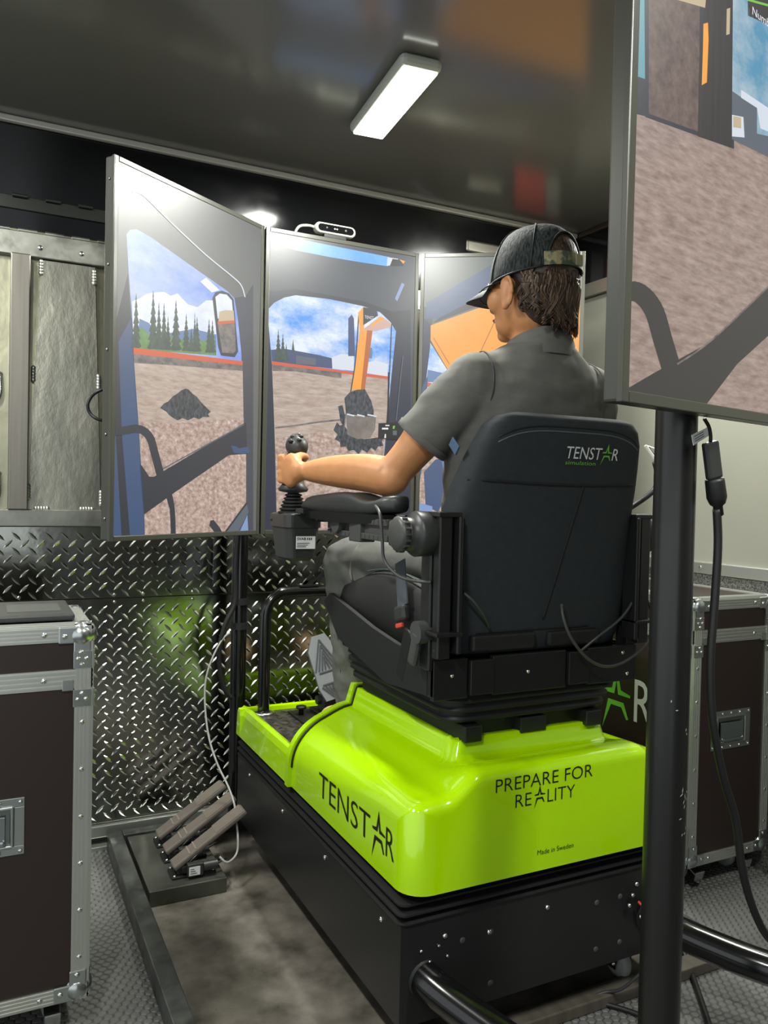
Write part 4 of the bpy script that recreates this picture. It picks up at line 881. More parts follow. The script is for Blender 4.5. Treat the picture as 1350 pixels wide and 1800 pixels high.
# ---- middle
WM = [(470, 548), (472, 543), (482, 532), (500, 523), (520, 519), (580, 526), (637, 538), (668, 549), (686, 566), (696, 582), (690, 640), (684, 700), (678, 760), (674, 810), (668, 945), (487, 945), (486, 880), (484, 800), (481, 720), (478, 640), (471, 560)]
mid_layers = ['slate', ('strip', [(458, 407), (685, 452), (682, 468), (640, 462), (580, 452), (520, 440), (490, 431), (474, 420)]), ('white', [(681, 452), (700, 455), (697, 462), (687, 467), (680, 467)]), ('black', [(690, 455), (712, 458), (708, 468), (685, 468)]), ('orange', [(702, 456), (712, 459), (709, 464)]),
 ('slate_d', [(455, 505), (480, 512), (520, 508), (640, 530), (690, 548), (722, 545), (722, 620), (640, 545), (520, 522), (470, 545), (455, 560)]),
 ('navy', [(458, 560), (474, 560), (481, 720), (486, 945), (440, 945)]), ('navy', [(696, 585), (722, 560), (722, 945), (664, 945)]), ('blue', [(449, 640), (458, 610), (460, 945), (440, 945)]), ('blue_l', [(447, 880), (458, 890), (460, 940), (440, 942)]),
 ('blue_l', [(694, 525), (706, 497), (711, 500), (698, 530)]),
 ('sky', WM),
 ('build', [(476, 615), (500, 613), (560, 624), (584, 630), (584, 648), (478, 637)]), ('white', [(583, 628), (600, 622), (622, 624), (622, 652), (584, 648)]), ('white', [(640, 638), (660, 634), (682, 640), (681, 662), (640, 655)]),
 ('build', [(612, 560), (618, 553), (622, 560), (624, 626), (612, 626)]), ('hill', [(646, 610), (654, 612), (654, 630), (646, 630)]), ('white', [2, (508, 612), (509, 598)]), ('tree', tree(489, 634, 56, 6)), ('tree', tree(497, 635, 50, 5)), ('tree', tree(503, 634, 30, 4)), ('tree', tree(515, 620, 24, 3)),
 ('slate_l', [(520, 625), (555, 630), (555, 642), (520, 640)]), ('orange_l', [(478, 635), (684, 662), (684, 667), (478, 641)]),
 ('ground', [(478, 641), (684, 667), (678, 760), (672, 800), (484, 810), (481, 720)]), ('shadow', [(478, 641), (600, 655), (600, 665), (520, 653), (479, 652)]), ('gravel', [(483, 770), (560, 760), (676, 770), (666, 948), (487, 948)]),
 ('shadow', [3, (484, 752), (520, 748), (560, 742), (600, 738)]),
 ('dark', [(594, 714), (602, 712), (606, 730), (606, 755), (598, 740)]), ('dark', [(592, 742), (597, 748), (604, 746), (610, 756), (622, 768), (640, 772), (674, 768), (671, 776), (674, 784), (664, 785), (660, 793), (652, 787), (645, 796), (636, 790), (630, 799), (622, 791), (612, 793), (608, 785), (598, 786), (597, 777), (588, 772), (593, 764), (586, 756)]),
 ('bucket', [(608, 728), (630, 732), (661, 731), (659, 755), (650, 770), (628, 772), (610, 764)]), ('dark', [(605, 700), (614, 690), (627, 685), (641, 684), (652, 704), (657, 722), (656, 733), (608, 728)]),
 ('white', [2.5, (610, 728), (622, 731)]), ('white', [2.5, (628, 729), (640, 732)]), ('white', [2.5, (646, 729), (661, 732)]), ('slate_l', [2, (607, 728), (604, 760)]),
 ('orange', [(632, 582), (655, 578), (640, 684), (617, 686), (625, 630)]), ('orange_d', [(645, 580), (655, 578), (641, 684), (634, 684)]), ('slate_d', [2, (630, 555), (625, 630), (616, 690)]),
 ('pinkish', [(637, 580), (668, 556), (684, 566), (690, 574), (660, 582)]), ('orange', [(629, 550), (638, 540), (640, 580), (632, 582)]), ('orange', [(652, 572), (668, 556), (676, 560), (650, 576)]), ('slate_d', [(638, 540), (662, 545), (664, 555), (638, 572)]),
 ('black', [1.8, (688, 570), (685, 640), (681, 720), (678, 760)]), ('slate_l', [1.6, (708, 626), (703, 670), (696, 740)]), ('black', [3, (683, 655), (681, 760)]),
 ('black', [(665, 744), (712, 742), (710, 774), (664, 771)]), ('green', [(690, 749), (694, 748), (693, 754), (690, 754)]), ('text', [(676, 763), (678, 763), (678, 770), (675, 770)]), ('text', [(677, 747), (684, 747), (684, 749), (677, 749)]), ('text', [(671, 752), (682, 752), (682, 755), (671, 755)]), ('slate_l', [(690, 757), (697, 757), (697, 765), (690, 765)])]
monitor('monitor', 'middle portrait monitor facing the seat, showing an excavator bucket', jl+V(0.003, 0.0, 0), V(1, 0, 0), 0.556, MH, 0.034, mid_layers, texts=[('TENST', 640, 560, 0.010, 'text', 0.034)])
# ---- right of the trio
jr = jl+V(0.562, 0, 0); ur = V(math.cos(ang), -math.sin(ang), 0)
third = ['slate_g', ('slate', [(715, 540), (760, 540), (760, 960), (700, 960)]), ('blue', [(750, 532), (870, 462), (1010, 400), (1010, 440), (880, 505), (770, 560), (748, 560)]), ('slate_d', [(770, 560), (880, 503), (1010, 450), (1010, 470), (882, 522), (762, 568)]),
 ('orange', [(757, 572), (900, 520), (1020, 480), (1020, 720), (850, 720), (786, 648), (757, 598)]), ('orange_d', [1.5, (842, 624), (872, 560)]), ('orange_d', [1.5, (762, 594), (790, 640)]),
 ('sky', [(756, 602), (786, 650), (860, 730), (740, 760)]), ('hill', [(752, 650), (780, 656), (780, 672), (750, 672)]), ('gravel', [(748, 690), (850, 718), (1060, 700), (1060, 1000), (715, 960)]), ('orange_l', [(750, 672), (775, 676), (775, 684), (750, 680)]),
 ('navy', [(745, 560), (757, 570), (756, 610), (735, 780), (715, 950), (720, 700)]), ('blue_l', [(728, 552), (738, 556), (728, 720), (722, 730)]), ('blue', [(738, 690), (752, 660), (746, 800), (728, 900)]),
 ('blue', [(745, 830), (765, 808), (775, 806), (790, 860), (770, 900), (748, 890)]), ('hill', [(775, 806), (800, 800), (800, 850), (785, 850)]), ('blue_l', [(722, 880), (760, 890), (760, 945), (712, 945)])]
monitor('monitor', 'portrait monitor behind the capped head, showing an orange boom', jr+ur*0.004, ur, MW, MH, 0.034, third, screws=False)
# ---- near monitor on the thick pole
nz0 = P(1091, 706, Y=0.809); un = V(math.cos(math.radians(11.8)), math.sin(math.radians(11.8)), 0)
near = ['n_ground',
 ('teal', [(1108, -60), (1138, -60), (1138, 205), (1108, 195)]), ('slate_d', [(1108, 130), (1136, 140), (1136, 205), (1108, 198)]), ('slate_d', [(1132, -60), (1290, -60), (1290, 262), (1134, 206)]), ('n_brown', [(1140, -60), (1230, -60), (1228, 232), (1140, 200)]), ('beige', [(1190, -60), (1246, -60), (1246, 16), (1190, 0)]),
 ('n_col', [(1228, 130), (1246, -60), (1288, -60), (1285, 260), (1226, 240)]), ('orange', [(1236, 42), (1244, 40), (1245, 70), (1242, 145), (1233, 150), (1235, 90)]), ('beige', [(1277, 16), (1283, 14), (1282, 60), (1276, 62)]),
 ('n_sky', [(1288, -60), (1600, -60), (1600, 330), (1286, 240)]), ('slate_l', [(1286, 160), (1330, 190), (1330, 235), (1440, 260), (1600, 300), (1600, 400), (1286, 245)]), ('white', [(1302, 158), (1350, 190), (1420, 230), (1420, 260), (1336, 226), (1330, 190), (1302, 172)]), ('white', [(1286, 202), (1306, 206), (1308, 242), (1286, 240)]), ('beige', [(1288, 204), (1302, 207), (1302, 226), (1288, 224)]),
 ('n_dark', [34, (1090, 512), (1122, 515), (1148, 545), (1165, 600), (1180, 650), (1186, 670)]),
 ('n_dark', [(1090, 690), (1150, 655), (1250, 600), (1350, 506), (1500, 380), (1500, 480), (1350, 590), (1295, 640), (1240, 712), (1090, 720)]), ('shadow', [3, (1190, 640), (1250, 598), (1350, 504)]),
 ('n_dark', [(1312, -60), (1600, -60), (1600, 60), (1440, 50), (1350, 44), (1314, 28)]), ('green', [4, (1314, 0), (1350, 10), (1440, 34)])]
monitor('monitor', 'large portrait monitor on the thick pole, showing gravel ground', nz0, un, 0.60, 1.02, 0.030, near, bez=0.016, texts=[('Number', 1318, 27, 0.012, 'text', 0.075)], screws=False)
# ================================================================ MONITOR POLES, SENSOR, CABLES
ms = thing('monitor_stand', 'slim black pole stand behind the portrait monitors', 'stand', V(0.745, 2.545, 0.0635))
MB().cyl(V(0.745, 2.545, 0.071), V(0.745, 2.545, 1.75), 0.0255, n=20).build('pole', M_blackg, ms)
MB().box(0.64, 0.92, 2.515, 2.575, 0.0635, 0.071, 0.002).build('foot_plate', M_blackp, ms)
MB().box(0.70, 0.80, 2.505, 2.52, 1.2, 1.7).build('mount_plate', M_blackp, ms)
for z in (0.70, 0.78): MB().cyl(V(0.745, 2.545, z), V(0.745, 2.545, z+0.022), 0.029, n=20).build('pole_clamp', M_rub, ms)
MB().tube([V(0.730, 2.515, 1.02), V(0.722, 2.516, 0.9), V(0.722, 2.516, 0.79), V(0.69, 2.515, 0.72), V(0.672, 2.515, 0.62), V(0.69, 2.515, 0.52), V(0.715, 2.515, 0.48)], 0.008).build('power_cable', M_rub, ms)
ns = thing('monitor_stand', 'thick scratched black pole holding up the large monitor', 'stand', V(0.985, 0.935, 0.0035))
npx, npy = 0.985, 0.935
M_npole = mat('scratched_black_tube', '#171817', 0.3, 0.0, 0.5, bump=(30, 0.08, 0.001))
MB().cyl(V(npx, npy, 0.012), V(npx, npy, 1.30), 0.0325, n=28).build('pole', M_npole, ns)
MB().box(npx-0.16, npx+0.16, npy-0.16, npy+0.16, 0.0035, 0.012, 0.002).build('foot_plate', M_blackp, ns)
MB().box(npx-0.03, npx+0.03, npy-0.012, npy+0.03, 1.300, 1.75, 0.003).build('mount_head', M_blackp, ns)
sc = MB(); random.seed(11)
nn = V(-npx, -npy, 0).normalized()
for px, py, L, a in [(1200, 1390, 14, 80), (1204, 1400, 12, 95), (1198, 1398, 10, 30), (1207, 1392, 10, 140), (1203, 1418, 9, 70), (1196, 1440, 8, 15), (1205, 1455, 8, 85), (1203, 1465, 9, 20), (1199, 1468, 7, 60), (1180, 1233, 6, 85), (1190, 1249, 6, 5), (1206, 1283, 8, 70), (1207, 1290, 7, 110), (1202, 1410, 10, 60), (1206, 1405, 8, 100)]:
    d = ray(px, py).normalized(); oc = CAMP-V(npx, npy, CAMP.z); d2 = V(d.x, d.y, 0); A_ = d2.dot(d2); B_ = 2*oc.dot(d2); C_ = oc.dot(oc)-0.0328**2; t = (-B_-math.sqrt(max(0, B_*B_-4*A_*C_)))/(2*A_); q = CAMP+d*t
    n_ = V(q.x-npx, q.y-npy, 0).normalized(); tu = V(0, 0, 1).cross(n_); ar = math.radians(a); U = tu*math.cos(ar)+V(0, 0, 1)*math.sin(ar); W_ = n_.cross(U); k = 0.00085
    sc.add([q-U*L*k/2, q+W_*0.0012, q+U*L*k/2, q-W_*0.0012], [[0, 1, 2, 3]])
sc.build('scratches', mat('scratch_grey', '#8f8f89', 0.6), ns)
# sensor camera on the middle monitor
sn = thing('motion_sensor', 'white pill-shaped sensor camera on top of the middle monitor', 'camera', V(1.03, 2.47, MZ0+MH))
pz = MZ0+MH+0.030
def pill(y, hw, r, z, n=10):
    o = []
    for cx, a0 in ((1.025+hw, -90), (1.025-hw, 90)):
        for i in range(n+1): a = math.radians(a0+180*i/n); o.append(V(cx+math.cos(a)*r, y, z+math.sin(a)*r))
    return o
MB().loft([pill(2.487, .055, .014, pz), pill(2.482, .055, .0175, pz), pill(2.462, .055, .0175, pz), pill(2.457, .055, .015, pz)], 0, True).build('shell', mat('white_sensor_shell', '#c4c8b8', 0.4), sn)
MB().loft([pill(2.458, .052, .0115, pz), pill(2.4555, .052, .0115, pz)], 0, False).build('front_glass', mat('sensor_glass', '#0c0d0e', 0.1), sn)
for x, r in ((0.992, .004), (1.020, .003), (1.028, .003), (1.06, .005)): MB().lathe(V(x, 2.4555, pz), V(0, -1, 0), [(r, 0), (r*.6, 0.0012)], 10).build('lens', M_plasl if r > .0035 else M_white_print, sn)
MB().box(0.985, 1.065, 2.462, 2.492, MZ0+MH+0.0005, MZ0+MH+0.014, 0.002).build('clip', M_rub, sn)
MB().tube([V(0.954, 2.472, pz), V(0.935, 2.472, pz+0.002), V(0.905, 2.475, pz-0.004), V(0.893, 2.485, pz-0.022), V(0.893, 2.50, pz-0.045)], 0.0045).build('cable', mat('white_sensor_cable', '#b4b8a8', 0.5), sn)
# cable loop behind the left monitor
a = P(180, 684, Y=2.20); one('monitor_cable', MB().tube([P(186, 683, Y=2.22), P(172, 688, Y=2.22), P(160, 698, Y=2.23), P(154, 712, Y=2.23), P(158, 726, Y=2.23), P(170, 736, Y=2.22), P(186, 740, Y=2.22)], 0.0042, 8), M_rub, 'thin black cable looping out behind the left portrait monitor', 'cable')
# grey lead from the pole to the pedals
one('pedal_cable', MB().tube([P(404, 1112, Y=2.515), P(390, 1125, Y=2.51), P(372, 1160, Y=2.50), P(361, 1200, Y=2.49), P(361, 1250, Y=2.47), P(368, 1300, Y=2.44), P(383, 1345, Y=2.40), P(400, 1380, Y=2.35), P(411, 1410, Y=2.30), P(414, 1432, Y=2.28), P(418, 1470, Y=2.24), P(416, 1500, Y=2.22), P(400, 1516, Y=2.19), P(386, 1506, Y=2.20)], 0.0032, 8), mat('light_grey_cable', '#8f8f8a', 0.45), 'thin light grey cable hanging from the pole down to the foot pedals', 'cable')
# adapter hanging under the near monitor
ad = thing('video_adapter', 'black video adapter with a white tag hanging under the large monitor', 'adapter', P(1254, 860, Y=0.897))
ya = 0.897
MB().tube([P(1238, 736, Y=ya), P(1246, 750, Y=ya), P(1249, 765, Y=ya), P(1249, 776, Y=ya)], 0.0028).build('short_lead', M_rub, ad)
c0, c1 = P(1248, 776, Y=ya), P(1256, 842, Y=ya); dv = (c1-c0); Lb = dv.length; zax = -dv.normalized(); Rb = Matrix((zax.cross(V(0, 1, 0)).normalized()*-1, V(0, 1, 0), zax)).transposed()
MB().obox((c0+c1)/2, (0.030, 0.012, Lb), Rb, 0.004).build('adapter_body', M_plas, ad)
MB().lathe(c1, dv, [(0.0145, 0), (0.0150, 0.004), (0.0155, 0.030), (0.012, 0.040), (0.0075, 0.044), (0.0075, 0.058), (0.005, 0.060)], 20).build('plug', M_rub, ad)
tg = [P(1216, 765, Y=ya-0.004), P(1243, 751, Y=ya-0.004), P(1246, 766, Y=ya-0.004), P(1219, 783, Y=ya-0.004)]
q = MB(); q.prism(tg, (0, 0.0008, 0))
for f in (0.25, 0.5, 0.72):
    a0 = tg[0].lerp(tg[3], f).lerp(tg[1].lerp(tg[2], f), 0.12); a1 = tg[0].lerp(tg[3], f).lerp(tg[1].lerp(tg[2], f), 0.72); q.add([a0+V(0, -.0003, .0006), a1+V(0, -.0003, .0006), a1+V(0, -.0003, -.0006), a0+V(0, -.0003, -.0006)], [[0, 1, 2, 3]], 1)
q.build('white_tag', [M_white_print, M_black_print], ad)
e = P(1260, 895, Y=ya)
one('extension_cable', MB().tube([e, P(1262, 960, Y=ya), P(1256, 1060, Y=ya), P(1249, 1160, Y=ya), P(1252, 1260, Y=ya), P(1270, 1360, Y=ya), P(1293, 1440, Y=ya), P(1305, 1530, Y=ya), P(1325, 1600, Y=ya), P(1352, 1650, Y=ya), P(1400, 1690, Y=ya), P(1440, 1800, Y=ya), V(1.27, 0.86, 0.02), V(1.4, 0.8, 0.008)], 0.0066, 10), M_rub, 'thick black cable hanging from the video adapter down to the floor', 'cable')
# floor cables
zf = 0.009
one('floor_cable', MB().tube([P(820, 1830, Z=zf), P(905, 1790, Z=zf), P(960, 1770, Z=zf), P(1020, 1760, Z=zf), P(1075, 1768, Z=zf), P(1140, 1790, Z=zf), P(1230, 1830, Z=zf)], 0.0055, 8), M_rub, 'black cable lying on the hexagon floor behind the platform', 'cable')
one('floor_cable', MB().tube([P(905, 1800, Z=0.021), P(960, 1782, Z=0.021), P(1010, 1765, Z=0.022), P(1060, 1745, Z=0.030), V(1.29, 1.335, 0.05), P(1136, 1702, Y=1.30), P(1150, 1690, Y=1.32)], 0.0035, 8), mat('grey_floor_cable', '#2f3030', 0.5), 'thin dark cable running up from the floor to the rear caster', 'cable')
one('floor_cable', MB().tube([P(1195, 1660, Z=0.03), P(1212, 1700, Z=0.012), P(1228, 1745, Z=0.010), P(1246, 1800, Z=0.010), P(1262, 1850, Z=0.010)], 0.007, 8), M_rub, 'thick black cable on the hexagon floor beyond the scratched pole', 'cable')
one('floor_cable', MB().tube([P(1190, 1652, Y=1.27), P(1225, 1655, Y=1.26), P(1262, 1657, Y=1.235), P(1300, 1672, Y=1.21), P(1340, 1693, Y=1.165), P(1380, 1712, Y=1.12)], 0.0045, 8), M_rub, 'thin black cable lying along the top of the outrigger tube', 'cable')
# ================================================================ THE SEATED PERSON
PX = 1.11
pe = thing('person', 'seated person in grey polo shirt, jeans and mesh cap gripping a joystick', 'person', V(PX, 1.58, 0.87))
M_skin = mat('skin', '#b98357', 0.5, 0, 0.4, noise_=(40, '#aa7449', 0.3), sss=0.12, bump=(120, 0.08, 0.0008))
M_shirt = mat('grey_polo_cotton', '#5f5f5b', 0.9, 0, 0.2, noise_=((30, 30, 60), '#6c6c67', 0.3), bump=(700, 0.25, 0.0008))
M_jean = mat('faded_black_denim', '#565752', 0.9, 0, 0.2, noise_=(22, '#6d6e69', 0.25), bump=(700, 0.3, 0.0008))
M_hair = mat('dark_brown_hair', '#2a211b', 0.38, 0, 0.5, noise_=((50, 50, 12), '#4a3a2c', 0.25))
Hc = V(1.087, 1.469, 1.626); ya_ = math.radians(13)
fw = V(-math.sin(ya_), math.cos(ya_), 0); rt = V(math.cos(ya_), math.sin(ya_), 0)
tilt = Matrix.Rotation(math.radians(-1.5), 3, rt); fwd = tilt @ fw; upv = tilt @ V(0, 0, 1)
RH = Matrix((rt, fwd, upv)).transposed()
def H(a, b, c): return Hc + RH @ V(a, b, c)
def mirx(p, k=1.095): return V(2*k-p.x, p.y, p.z)
sh = [V(.945, 1.485, 1.398), V(1.275, 1.485, 1.398)]
el = V(.812, 1.600, 1.190); wr_ = V(.722, 1.850, 1.205); 
els = [el, mirx(el)]; wrs = [wr_, mirx(wr_)]
kn = [V(.888, 1.985, .962), V(1.31, 1.985, .962)]; an_ = [V(.950, 2.045, .545), V(1.25, 2.045, .545)]; hpj = [V(1.03, 1.60, .945), V(1.19, 1.60, .945)]
torso = [(.865, 1.58, .150, .105), (.90, 1.58, .168, .120), (.97, 1.59, .165, .122), (1.08, 1.567, .165, .120), (1.18, 1.547, .175, .120), (1.28, 1.520, .186, .116), (1.35, 1.498, .192, .108), (1.40, 1.480, .186, .098), (1.44, 1.477, .160, .085), (1.47, 1.474, .115, .072), (1.495, 1.470, .075, .063), (1.515, 1.468, .062, .058)]
def erings(t, g=0.0, n=28):
    return [[V(PX+(a+g)*math.cos(2*math.pi*i/n), y+(b+g)*math.sin(2*math.pi*i/n), z) for i in range(n)] for z, y, a, b in t]
def hand(mb, s):
    K = (lambda p: p) if s < 0 else mirx
    R = rot('Z', 0)
    mb.ell(K(V(.688, 1.915, 1.207)), (.0185, .050, .045), None, 0, 16, 10); mb.ell(K(V(.694, 1.885, 1.205)), (.022, .035, .030), None, 0, 16, 10)
    for k, (z, L) in enumerate(((1.240, .98), (1.220, 1.05), (1.200, 1.0), (1.182, .86))):
        b = V(.683, 1.945, z); q = [b, V(.680, 1.972-.002*k, z+.001), V(.692, 1.993-.003*k, z), V(.714, 1.998-.004*k, z-.001), V(.734, 1.984-.002*k, z-.002), V(.741, 1.964, z-.003), V(.733, 1.946+.004*k, z-.003)]
        mb.tube([K(p) for p in q[:7 if L > .9 else 6]], lambda f: .0106-.0026*f, 10, spl=4)
        mb.ell(K(V(.6785, 1.960, z+.001)), (.0105, .011, .0105), None, 0, 10, 6)
    mb.tube([K(p) for p in (V(.694, 1.885, 1.222), V(.700, 1.902, 1.236), V(.712, 1.920, 1.244), V(.730, 1.934, 1.246), V(.743, 1.950, 1.242))], lambda f: .0135-.0045*f, 10, spl=4)
body = MB()
body.loft(erings(torso, -0.012), 0)
body.tube([V(PX, 1.470, 1.47), V(PX-.002, 1.466, 1.53), H(0, -.012, -.06), H(0, -.005, -.02)], lambda f: .062-.006*math.sin(f*3), 20)
body.ell(H(0, -.012, .03), (.076, .098, .092), RH, 0, 28, 18); body.ell(H(0, .030, -.025), (.064, .062, .088), RH, 0, 24, 14); body.ell(H(0, .040, -.078), (.050, .048, .036), RH, 0, 20, 12); body.ell(H(0, .072, -.100), (.022, .020, .016), RH)
body.ell(H(0, .095, -.018), (.011, .018, .024), RH); body.ell(H(0, .105, -.034), (.016, .014, .011), RH); body.ell(H(0, .085, -.064), (.024, .014, .012), RH); body.ell(H(0, .080, .010), (.055, .018, .012), RH)
for s in (-1, 1): body.ell(H(s*.050, .050, -.030), (.022, .03, .030), RH)
for s in (-1, 1):
    Re = RH @ rot('Z', s*-18) @ rot('X', 10)
    body.ell(H(s*.080, -.003, -.028), (.0075, .0165, .030), Re, 0, 16, 10); body.ell(H(s*.081, .001, -.056), (.008, .010, .012), Re); body.tube([H(s*(.080+.006*q_), .004+.020*math.cos(a_)*-1-.008, -.026+.032*math.sin(a_)) for a_, q_ in ((-1.2, 0), (-.5, 1), (.2, 1.4), (.9, 1.4), (1.6, 1), (2.3, .4), (2.9, 0))], .0046, 8, spl=3)
for i, s in ((0, -1), (1, 1)):
    body.ell(sh[i], (.055, .055, .055)); body.tube([sh[i], sh[i].lerp(els[i], .35)+V(s*.004, 0, 0), sh[i].lerp(els[i], .7), els[i]], lambda f: .054-.012*f+.004*math.sin(f*6), 18)
    body.ell(els[i]+V(0, -.006, -.004), (.040, .044, .038)); body.tube([els[i], els[i].lerp(wrs[i], .3)+V(0, 0, .006), els[i].lerp(wrs[i], .7)+V(0, 0, .004), wrs[i], wrs[i]+V(-s*-.016, .035, .0)*1.0 if False else wrs[i]+V(s*.012, .03, 0)], lambda f: .0445-.0205*f**1.2+.004*math.sin(f*5), 18)
    hand(body, s)
    body.tube([hpj[i], hpj[i].lerp(kn[i], .5), kn[i]], lambda f: .078-.02*f, 18); body.ell(kn[i], (.056, .056, .056)); body.tube([kn[i], kn[i].lerp(an_[i], .35), an_[i], an_[i]-V(0, 0, .04)], lambda f: .052-.016*f, 16)
    body.ell(an_[i]+V(0, .05, -.045), (.036, .085, .03))
bdo = remesh(body, .0045, 5, .5).build('body', M_skin, pe)
# nail and eye details
for s in (-1, 1):
    MB().ell(H(s*.031, .081, -.004), (.0125, .0125, .0115), None, 0, 12, 8).build('eye', mat('eye_white', '#d8d4cc', 0.2), pe)
    MB().ell(H(s*.031, .0915, -.005), (.005, .003, .005), RH, 0, 10, 6).build('iris', mat('iris', '#3a2a1c', 0.2), pe)
    MB().tube([H(s*.018, .093, .014), H(s*.033, .094, .018), H(s*.048, .084, .013)], lambda f: .004-.002*f, 6).build('eyebrow', M_hair, pe)
MB().tube([H(-.022, .091, -.063), H(-.01, .099, -.062), H(0, .1005, -.063), H(.01, .099, -.062), H(.022, .091, -.063)], lambda f: .001+.0045*math.sin(math.pi*f), 8, flat=.7).build('lips', mat('lips', '#a3604f', 0.45), pe)
# polo shirt
shm = MB(); shm.loft(erings(torso[:-2]+[(1.492, 1.470, .076, .070)], .006), 0)
for i, s in ((0, -1), (1, 1)):
    d = (els[i]-sh[i])
    shm.ell(sh[i]+V(-s*.012, 0, .004), (.074, .070, .066)); shm.tube([sh[i]+V(-s*.03, 0, .01), sh[i]+d*.2, sh[i]+d*.42, sh[i]+d*.60], lambda f: .070-.006*f, 24)
    shm.ell(sh[i]+V(-s*.075, -.005, .035), (.09, .062, .042))
shm = remesh(shm, .006, 6, .5)
for v_ in shm.v:                                              # soft cloth folds
    nv = noise.noise(v_*9.0)*.009+noise.noise(V(v_.x*14, v_.y*14, v_.z*30))*.005
    ctr = V(PX, 1.50, v_.z); dd = (v_-ctr); dd.z = 0
    if dd.length > .02: v_ += dd.normalized()*nv
sho = shm.build('polo_shirt', M_shirt, pe)
cl = MB(); n = 28; rings = []
for k, (dr, z) in enumerate(((.018, 1.466), (.017, 1.488), (.009, 1.510), (.003, 1.512), (.001, 1.478))):
    rings.append([V(PX+(.068+dr)*math.cos(2*math.pi*i/n), 1.468+(.064+dr)*math.sin(2*math.pi*i/n), z-(.012+.028*math.sin(2*math.pi*i/n))*(0 if k == 0 else 1)) for i in range(n)])
cl.loft(rings, 0, True, True, False); cl.build('collar', M_shirt, sho)
for i in (0, 1):
    d = els[i]-sh[i]; MB().lathe(sh[i]+d*.555, d, [(.0665, 0), (.0675, .003), (.0665, .016), (.062, .017)], 28, caps=False).build('sleeve_hem', M_shirt, sho)
    s = -1 if i == 0 else 1; c = sh[i]+V(-s*.028, 0, .0); q = []
    for k in range(15):
        a = math.radians(-60+k*15); q.append(c+V(s*(.004+.012*math.cos(a*1.0)), -.073*math.cos(a), .072*math.sin(a)))
    MB().tube(q, .0016, 6, spl=2).build('armhole_seam', mat('shirt_seam', '#47474a', 0.9), sho)
# jeans
jm = MB(); jm.ell(V(PX, 1.585, .945), (.178, .145, .082), None, 0, 24, 14)
for i, s in ((0, -1), (1, 1)):
    jm.tube([hpj[i]+V(-s*.01, 0, 0), hpj[i].lerp(kn[i], .5)+V(0, 0, .004), kn[i]], lambda f: .088-.016*f, 22); jm.ell(kn[i]+V(0, .004, 0), (.073, .073, .070))
    jm.tube([kn[i], kn[i].lerp(an_[i], .3)+V(0, .003, 0), kn[i].lerp(an_[i], .7), an_[i]+V(0, 0, -.01)], lambda f: .070-.010*f, 22)
jm = remesh(jm, .006, 6, .5)
for v_ in jm.v:
    nv = noise.noise(v_*11)*.007+noise.noise(V(v_.x*16, v_.y*24, v_.z*34))*.005; i = 0 if v_.x < PX else 1
    ctr = an_[i].lerp(kn[i], max(0, min(1, (v_.z-.545)/.4))); dd = v_-ctr
    if dd.length > .02: v_ += dd.normalized()*nv
jmo = jm.build('jeans', M_jean, pe)
for i, s in ((0, -1), (1, 1)):
    q = []; d = (kn[i]-hpj[i]).normalized(); c = hpj[i].lerp(kn[i], .80); a1 = V(0, 0, 1).cross(d).normalized(); a2 = d.cross(a1)
    for k in range(15): a = math.radians(-30+k*17); q.append(c+(a1*math.cos(a)*(-s)*-1+a2*math.sin(a))*.0765)
    MB().tube(q, .0035, 6, spl=2, flat=.5).build('knee_seam', mat('denim_seam', '#76746c', 0.9), jmo)
    q = [kn[i].lerp(an_[i], f)+V(s*.02 if False else -.060+.008*f, -.022, 0) for f in (0.05, .3, .6, .85, 1)]
    MB().tube(q, .0024, 6).build('side_seam', mat('denim_seam_dark', '#2c2b28', 0.9), jmo)
    MB().lathe(an_[i]+V(0, 0, -.012), V(0, 0, 1), [(.0605, 0), (.0625, .003), (.0620, .020), (.058, .022)], 24, caps=False).build('hem', M_jean, jmo)
# shoes
M_shoe = mat('tan_suede', '#b08d6a', 0.8); M_sole = mat('shoe_sole', '#6b5b4a', 0.7)
for i in (0, 1):
    a = an_[i]; rings = []
    for f, w, h in ((0, .026, .055), (.06, .034, .075), (.2, .038, .082), (.4, .038, .080), (.55, .042, .062), (.75, .046, .050), (.9, .040, .042), (1, .02, .026)):
        y = a.y-.055+.255*f; rings.append([V(a.x+w*math.cos(t), y, .466+h*.5+h*.5*math.sin(t)) for t in [2*math.pi*k/18 for k in range(18)]])
    so = MB().loft(rings, 0, True).build('shoe', M_shoe, pe)
    sl = [(0, .028), (.06, .037), (.4, .040), (.75, .050), (.93, .040), (1.02, .015)]
    poly = [V(a.x-w, a.y-.058+.255*f, .4535) for f, w in sl] + [V(a.x+w, a.y-.058+.255*f, .4535) for f, w in sl[::-1]]
    MB().prism(poly, (0, 0, .020)).build('sole', M_sole, so)
    lc = MB()
    for k in range(4): y = a.y+.045+k*.022; z = .535-.012*k; lc.tube([V(a.x-.022, y, z-.004), V(a.x, y, z+.004), V(a.x+.022, y, z-.004)], .003, 6)
    lc.build('laces', mat('cream_lace', '#d0c4ae', 0.9), so, kind='stuff')
